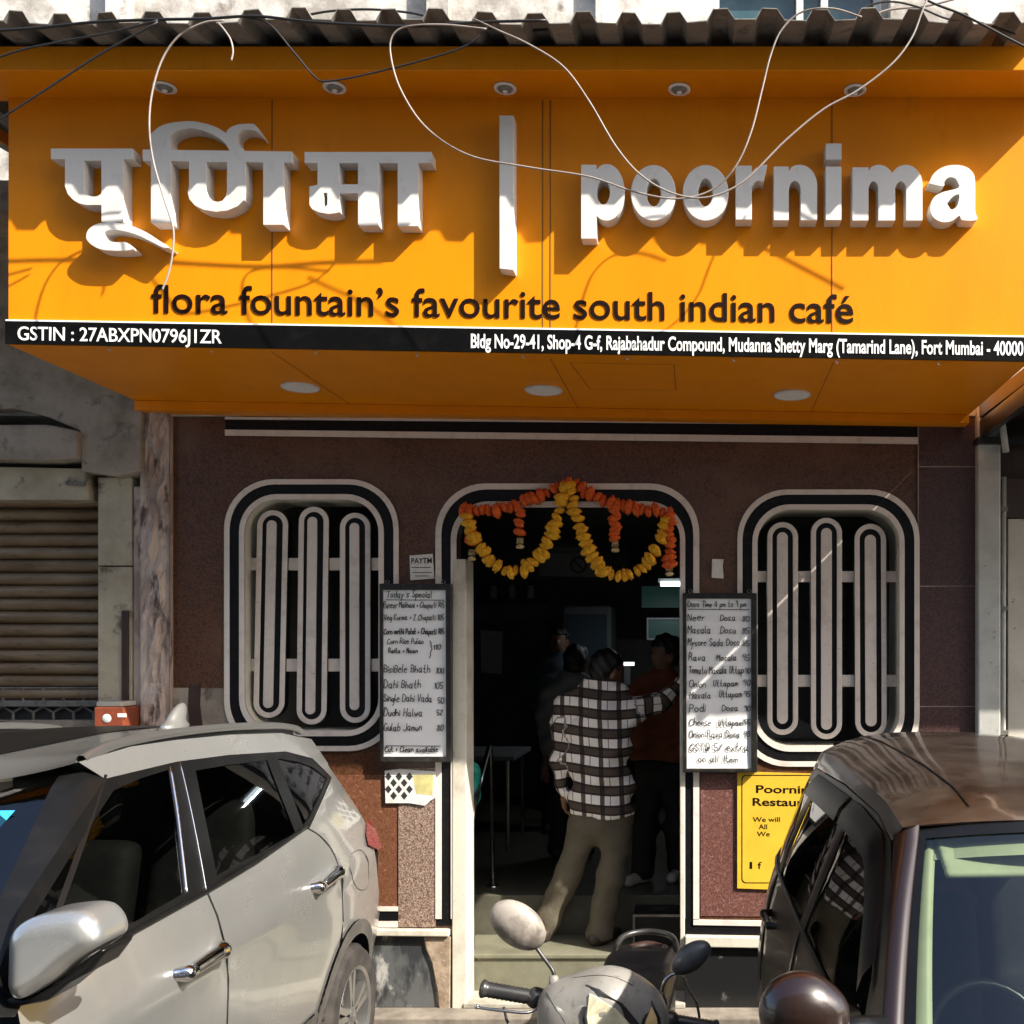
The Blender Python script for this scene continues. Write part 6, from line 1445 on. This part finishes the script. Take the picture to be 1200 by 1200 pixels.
def person(label, group, feet, hips, chest, neck, head, face, arms, knees, cloth, scale=1.0, hair='short', tuck=False, shoe=None, hand=True):
    """feet/knees/hips left and right, arms: (shoulder, elbow, wrist, thumb side)"""
    root = thing('person', label, 'person', ((feet[0][0]+feet[1][0])/2, (feet[0][1]+feet[1][1])/2, min(f_[2] for f_ in feet)), group)
    V3 = lambda p: np.array(p, float); hp = (V3(hips[0])+V3(hips[1]))/2
    fx, fy = face[0], face[1]                       # facing direction of the head (x,y)
    bs = Vector(arms[1][0])-Vector(arms[0][0])      # shoulder line
    # body: one continuous figure
    def body(X, Y, Z):
        d = caps(X, Y, Z, neck, head, .056, .062)
        h = (head[0], head[1], head[2])
        u = (X-h[0])*fx+(Y-h[1])*fy; v = -(X-h[0])*fy+(Y-h[1])*fx; z = Z-h[2]
        d = smin(d, ell(u, v, z, (-.012, 0, .035), (.102, .078, .095)), .03)
        d = smin(d, ell(u, v, z, (.022, 0, -.045), (.072, .062, .085)), .03)
        d = smin(d, ell(u, v, z, (.098, 0, -.022), (.022, .015, .026)), .012)          # nose
        d = smin(d, ell(u, v, z, (.080, 0, -.075), (.016, .026, .010)), .012)          # mouth
        for s_ in (-1, 1):
            d = smin(d, ell(u, v, z, (-.005, s_*.078, -.022), (.026, .012, .036)), .006)   # ears
            d = np.maximum(d, -ell(u, v, z, (.098, s_*.032, .004), (.016, .016, .010)))   # eye sockets
        d = smin(d, caps(X, Y, Z, chest, hp, .10, .10), .05)
        for i in (0, 1):
            a = arms[i]; d = smin(d, caps(X, Y, Z, a[0], a[1], .046, .038), .04); d = smin(d, caps(X, Y, Z, a[1], a[2], .038, .026), .02)
            d = smin(d, caps(X, Y, Z, hips[i], knees[i], .08, .055), .04); d = smin(d, caps(X, Y, Z, knees[i], (feet[i][0], feet[i][1], feet[i][2]+.09), .055, .036), .03)
            d = smin(d, caps(X, Y, Z, (feet[i][0], feet[i][1], feet[i][2]+.05), (feet[i][0]+fx*0, feet[i][1]+.12, feet[i][2]+.035), .04, .03), .03)
        return d
    allp = np.array([neck, head, chest]+list(feet)+list(hips)+list(knees)+[q for a in arms for q in a[:3]]); lo = allp.min(0)-.22; hi = allp.max(0)+.24
    me = snet(body, lo, hi, .016)
    if hand:
        bm = bmesh.new(); bm.from_mesh(me)
        for a in arms:
            sg = hand_sdf(a[2], Vector(a[2])-Vector(a[1]) if len(a) < 5 else a[4], a[3])
            g = lambda X, Y, Z: __import__('functools').reduce(lambda p, q: smin(p, q, .006), [caps(X, Y, Z, tuple(s_[0]), tuple(s_[1]), s_[2], s_[3]) for s_ in sg])
            pts = np.array([s_[k] for s_ in sg for k in (0, 1)]); hm = snet(g, pts.min(0)-.03, pts.max(0)+.03, .0055)
            bm.from_mesh(hm); bpy.data.meshes.remove(hm)
        bm.to_mesh(me); bm.free()
    link_mesh('body', me, M['skin'], root, True)
    # shirt
    hem = cloth['hem']
    cw = cloth.get('girth', 1.0)
    ax = bs.normalized()
    def shirt(X, Y, Z):
        sx_ = (X-chest[0])*ax.x+(Y-chest[1])*ax.y; sy_ = -(X-chest[0])*ax.y+(Y-chest[1])*ax.x
        hx = (X-hp[0])*ax.x+(Y-hp[1])*ax.y; hy = -(X-hp[0])*ax.y+(Y-hp[1])*ax.x
        d = ell(sx_, sy_, Z, (0, 0, chest[2]), (.215*cw, .135*cw, .30))
        d = smin(d, ell(hx, hy, Z, (0, 0, hp[2]+.06), (.195*cw, .145*cw, .34)), .12)
        t = np.clip((Z-hp[2])/(chest[2]-hp[2]), -.3, 1); cx = hp[0]+(chest[0]-hp[0])*t; cy = hp[1]+(chest[1]-hp[1])*t
        ex = (X-cx)*ax.x+(Y-cy)*ax.y; ey = -(X-cx)*ax.y+(Y-cy)*ax.x
        d = smin(d, np.maximum((np.sqrt((ex/(.20*cw))**2+(ey/(.14*cw))**2)-1)*.14, np.maximum(Z-chest[2]-.05, hem-.05-Z)), .06)
        for a in arms:
            d = smin(d, caps(X, Y, Z, a[0], a[1], .074, .060), .05)
            w_ = V3(a[1])+(V3(a[2])-V3(a[1]))*(cloth['sleeve']); d = smin(d, caps(X, Y, Z, a[1], tuple(w_), .058, .044), .02)
            d = smin(d, caps(X, Y, Z, neck, a[0], .062, .070), .05)
        d = d+wr(X, Y, Z, cloth.get('wr', 1.0))
        d = np.maximum(d, hem+.012*np.sin(14*X)-Z)
        col = caps(X, Y, Z, (neck[0], neck[1], neck[2]-.02), (neck[0], neck[1], neck[2]+.035), .076, .070)
        d = smin(d, col, .015)
        return np.maximum(d, Z-neck[2]-.075)
    so_ = link_mesh('shirt', snet(shirt, lo, hi, .0125), cloth['shirt'], root, True)
    if cloth.get('uv'):     # unroll the cloth: around the trunk and along the sleeves
        me = so_.data; uv = me.uv_layers.new(name='cloth'); o0 = org(root); k0 = cloth['uv']
        co = [v.co+o0 for v in me.vertices]; uvs = []
        for p in co:
            best = None; pv = V3(p)
            for a in arms:
                for (q, r_) in ((a[0], a[1]), (a[1], a[2])):
                    q, r_ = V3(q), V3(r_); t = np.clip(np.dot(pv-q, r_-q)/np.dot(r_-q, r_-q), 0, 1); dd = np.linalg.norm(pv-q-(r_-q)*t)
                    if dd < .085 and (best is None or dd < best[0]):
                        if q is not None and not (t < .12 and tuple(q) == tuple(V3(a[0]))): best = (dd, q, r_, t, a)
            if best and (p.z < chest[2] or abs(p.x-chest[0]) > .20):
                q, r_, t, a = best[1:]; ln = np.linalg.norm(r_-q)*t+(0 if tuple(q) == tuple(V3(a[0])) else np.linalg.norm(V3(a[1])-V3(a[0])))
                e = (r_-q)/np.linalg.norm(r_-q); ref = np.cross(e, (0, 1, 0)); ref /= np.linalg.norm(ref); o2 = np.cross(e, ref); dv = pv-q; an = math.atan2(np.dot(dv, o2), np.dot(dv, ref))
                uvs.append(((an*.06)/k0, -(ln)/k0+.35))
            else:
                t = (p.z-hp[2])/(chest[2]-hp[2]); cx = hp[0]+(chest[0]-hp[0])*t; uvs.append(((p.x-cx)/k0+.1, p.z/k0+.05*math.sin(9*p.x)/k0*.3))
        for l in me.loops: uv.data[l.index].uv = uvs[l.vertex_index]
    # trousers
    def trousers(X, Y, Z):
        d = ell(X, Y, Z, (hp[0], hp[1], hp[2]+.02), (.185, .135, .16))
        for i in (0, 1):
            f_ = feet[i]; d = smin(d, caps(X, Y, Z, hips[i], knees[i], .098, .080), .045); d = smin(d, caps(X, Y, Z, knees[i], (f_[0], f_[1], f_[2]+.06), .080, .082), .06)
        d = d+wr(X, Y, Z*1.0, .7)+.004*np.sin(34*Z+9*X)*np.clip((min(f_[2] for f_ in feet)+.45-Z)/.4, 0, 1)
        return np.maximum(d, min(f_[2] for f_ in feet)+.025-Z)
    tr_ = link_mesh('trousers', snet(trousers, lo, hi, .0135), cloth['trousers'], root, True)
    for i in (0, 1):
        f_ = feet[i]; fd = cloth.get('toe', ((0, 1), (0, 1)))[i]
        g = lambda X, Y, Z: np.maximum(smin(ell(X, Y, Z, (f_[0]-fd[0]*.03, f_[1]-fd[1]*.03, f_[2]+.045), (.052, .075, .055)), caps(X, Y, Z, (f_[0], f_[1], f_[2]+.035), (f_[0]+fd[0]*.16, f_[1]+fd[1]*.16, f_[2]+.032), .045, .038), .04), f_[2]+.001-Z)
        link_mesh('shoe', snet(g, (f_[0]-.28, f_[1]-.28, f_[2]-.02), (f_[0]+.28, f_[1]+.28, f_[2]+.14), .011), cloth['shoes'], root, True)
    def hair_(X, Y, Z):
        h = head; u = (X-h[0])*fx+(Y-h[1])*fy; v = -(X-h[0])*fy+(Y-h[1])*fx; z = Z-h[2]
        d = ell(u, v, z, (-.014, 0, .040), (.114, .090, .102))
        d = smin(d, ell(u, v, z, (-.062, 0, -.02), (.055, .076, .075)), .03)
        d = d+.004*np.sin(90*X+60*Z)+.003*np.sin(120*Y-70*Z)
        d = np.maximum(d, -(z+.085)); return np.maximum(d, -np.maximum(.055-u, z-.06))if False else np.maximum(d, np.minimum(u-.045, .045-z))
    link_mesh('hair', snet(hair_, (head[0]-.17, head[1]-.17, head[2]-.17), (head[0]+.17, head[1]+.17, head[2]+.19), .009), M['hair'], root, True)
    return root
# man in the checked shirt on the lower step, seen from behind, right arm stretched to the jamb
Q = lambda px, py, Y: tuple(P(px, py, Y))
my_ = 6.47
z0_ = .252
person('man in a brown and white checked shirt and olive trousers standing on the lower step', None,
    feet=[(P(636, 1100, 6.50).x, 6.50, z0_), (P(702, 1100, 6.42).x, 6.42, z0_)],
    hips=[Q(686, 963, my_), Q(724, 963, my_)], chest=Q(701, 850, my_), neck=Q(707, 808, my_+.02), head=Q(713, 786, my_+.05), face=(.80, .60),
    arms=[(Q(663, 832, my_), Q(655, 889, my_+.01), Q(661, 928, my_+.03), (.3, 1, 0), (.12, .25, -1)), (Q(738, 829, my_), Q(775, 826, my_+.06), Q(801, 797, my_+.12), (-.2, 0, 1))],
    knees=[Q(665, 1028, my_), Q(715, 1032, my_-.02)],
    cloth=dict(shirt=M['plaid'], trousers=M['trouser'], shoes=M['shoe_dark'], hem=P(0, 955, my_).z, sleeve=.92, girth=.92, uv=.118, wr=1.6, toe=((-.35, .93), (.6, .8))))
person('person in a rust brown shirt and white shoes standing beyond the checked-shirt man', None,
    feet=[(P(752, 1036, 7.0).x, 7.0, .506), (P(796, 1034, 7.1).x, 7.12, .506)],
    hips=[Q(762, 905, 7.05), Q(792, 905, 7.05)], chest=Q(775, 832, 7.05), neck=Q(777, 792, 7.05), head=Q(779, 766, 7.04), face=(-.8, -.6),
    arms=[(Q(748, 815, 7.05), Q(748, 860, 7.15), Q(765, 878, 7.25), (1, 0, 0)), (Q(806, 815, 7.05), Q(812, 860, 7.1), Q(812, 900, 7.1), (-1, 0, 0))],
    knees=[Q(757, 970, 7.0), Q(793, 970, 7.05)], cloth=dict(shirt=M['brown_shirt'], trousers=M['black_cloth'], shoes=M['shoe_white'], hem=P(0, 890, 7.05).z, sleeve=.5, girth=1.0, toe=((-.5, -.85), (-.3, -.95))))
person('person in a plain grey shirt standing in the dark left of the checked-shirt man', None,
    feet=[(P(655, 1000, 7.8).x, 7.8, .506), (P(685, 1000, 7.8).x, 7.8, .506)],
    hips=[Q(658, 890, 7.8), Q(682, 890, 7.8)], chest=Q(669, 832, 7.8), neck=Q(673, 798, 7.8), head=Q(676, 776, 7.82), face=(.3, .95),
    arms=[(Q(646, 814, 7.8), Q(639, 855, 7.8), Q(640, 890, 7.8), (1, 0, 0)), (Q(696, 814, 7.8), Q(702, 855, 7.8), Q(700, 885, 7.8), (-1, 0, 0))],
    knees=[Q(656, 945, 7.8), Q(684, 945, 7.8)], cloth=dict(shirt=M['grey_shirt'], trousers=M['black_cloth'], shoes=M['shoe_dark'], hem=P(0, 885, 7.8).z, sleeve=.4, girth=1.0))
person('person in a dim blue shirt standing farthest back inside the cafe', None,
    feet=[(P(645, 970, 9.0).x, 9.0, .506), (P(668, 970, 9.0).x, 9.0, .506)],
    hips=[Q(647, 862, 9.0), Q(666, 862, 9.0)], chest=Q(655, 800, 9.0), neck=Q(655, 770, 9.0), head=Q(655, 750, 9.0), face=(.0, -1.0),
    arms=[(Q(637, 785, 9.0), Q(633, 820, 9.0), Q(638, 850, 8.9), (1, 0, 0)), (Q(674, 785, 9.0), Q(678, 820, 9.0), Q(674, 850, 8.9), (-1, 0, 0))],
    knees=[Q(646, 915, 9.0), Q(667, 915, 9.0)], cloth=dict(shirt=M['blue_shirt'], trousers=M['black_cloth'], shoes=M['shoe_dark'], hem=P(0, 860, 9.0).z, sleeve=.4, girth=.95, toe=((0, -1), (0, -1))))
# ------------------------------------------------------------------ houses across the lane (behind the camera, seen in reflections)
op = thing('opposite_house', 'old plastered house with shuttered windows across the lane behind the viewer', 'building', (-2, -5.5, ZS))
OH = 11.0
wins = []
for fl in range(3):
    for k in range(9):
        x = -15+k*3.2; z = .9+fl*3.4; wins.append([(x, z), (x+1.3, z), (x+1.3, z+1.9), (x, z+1.9)])
plate('wall', [[(-17, ZS), (14, ZS), (14, OH), (-17, OH)]]+wins, -5.3, -5.0, M['plaster'], op)
mb = MB()
for wn in wins: mb.box(wn[0][0], wn[1][0], -5.2, -5.15, wn[0][1], wn[2][1])
mb.build('window_row', M['teal_glass'], op)
MB().box(-17.2, 14.2, -5.5, -4.7, OH, OH+.3).build('cornice', M['concrete'], op)
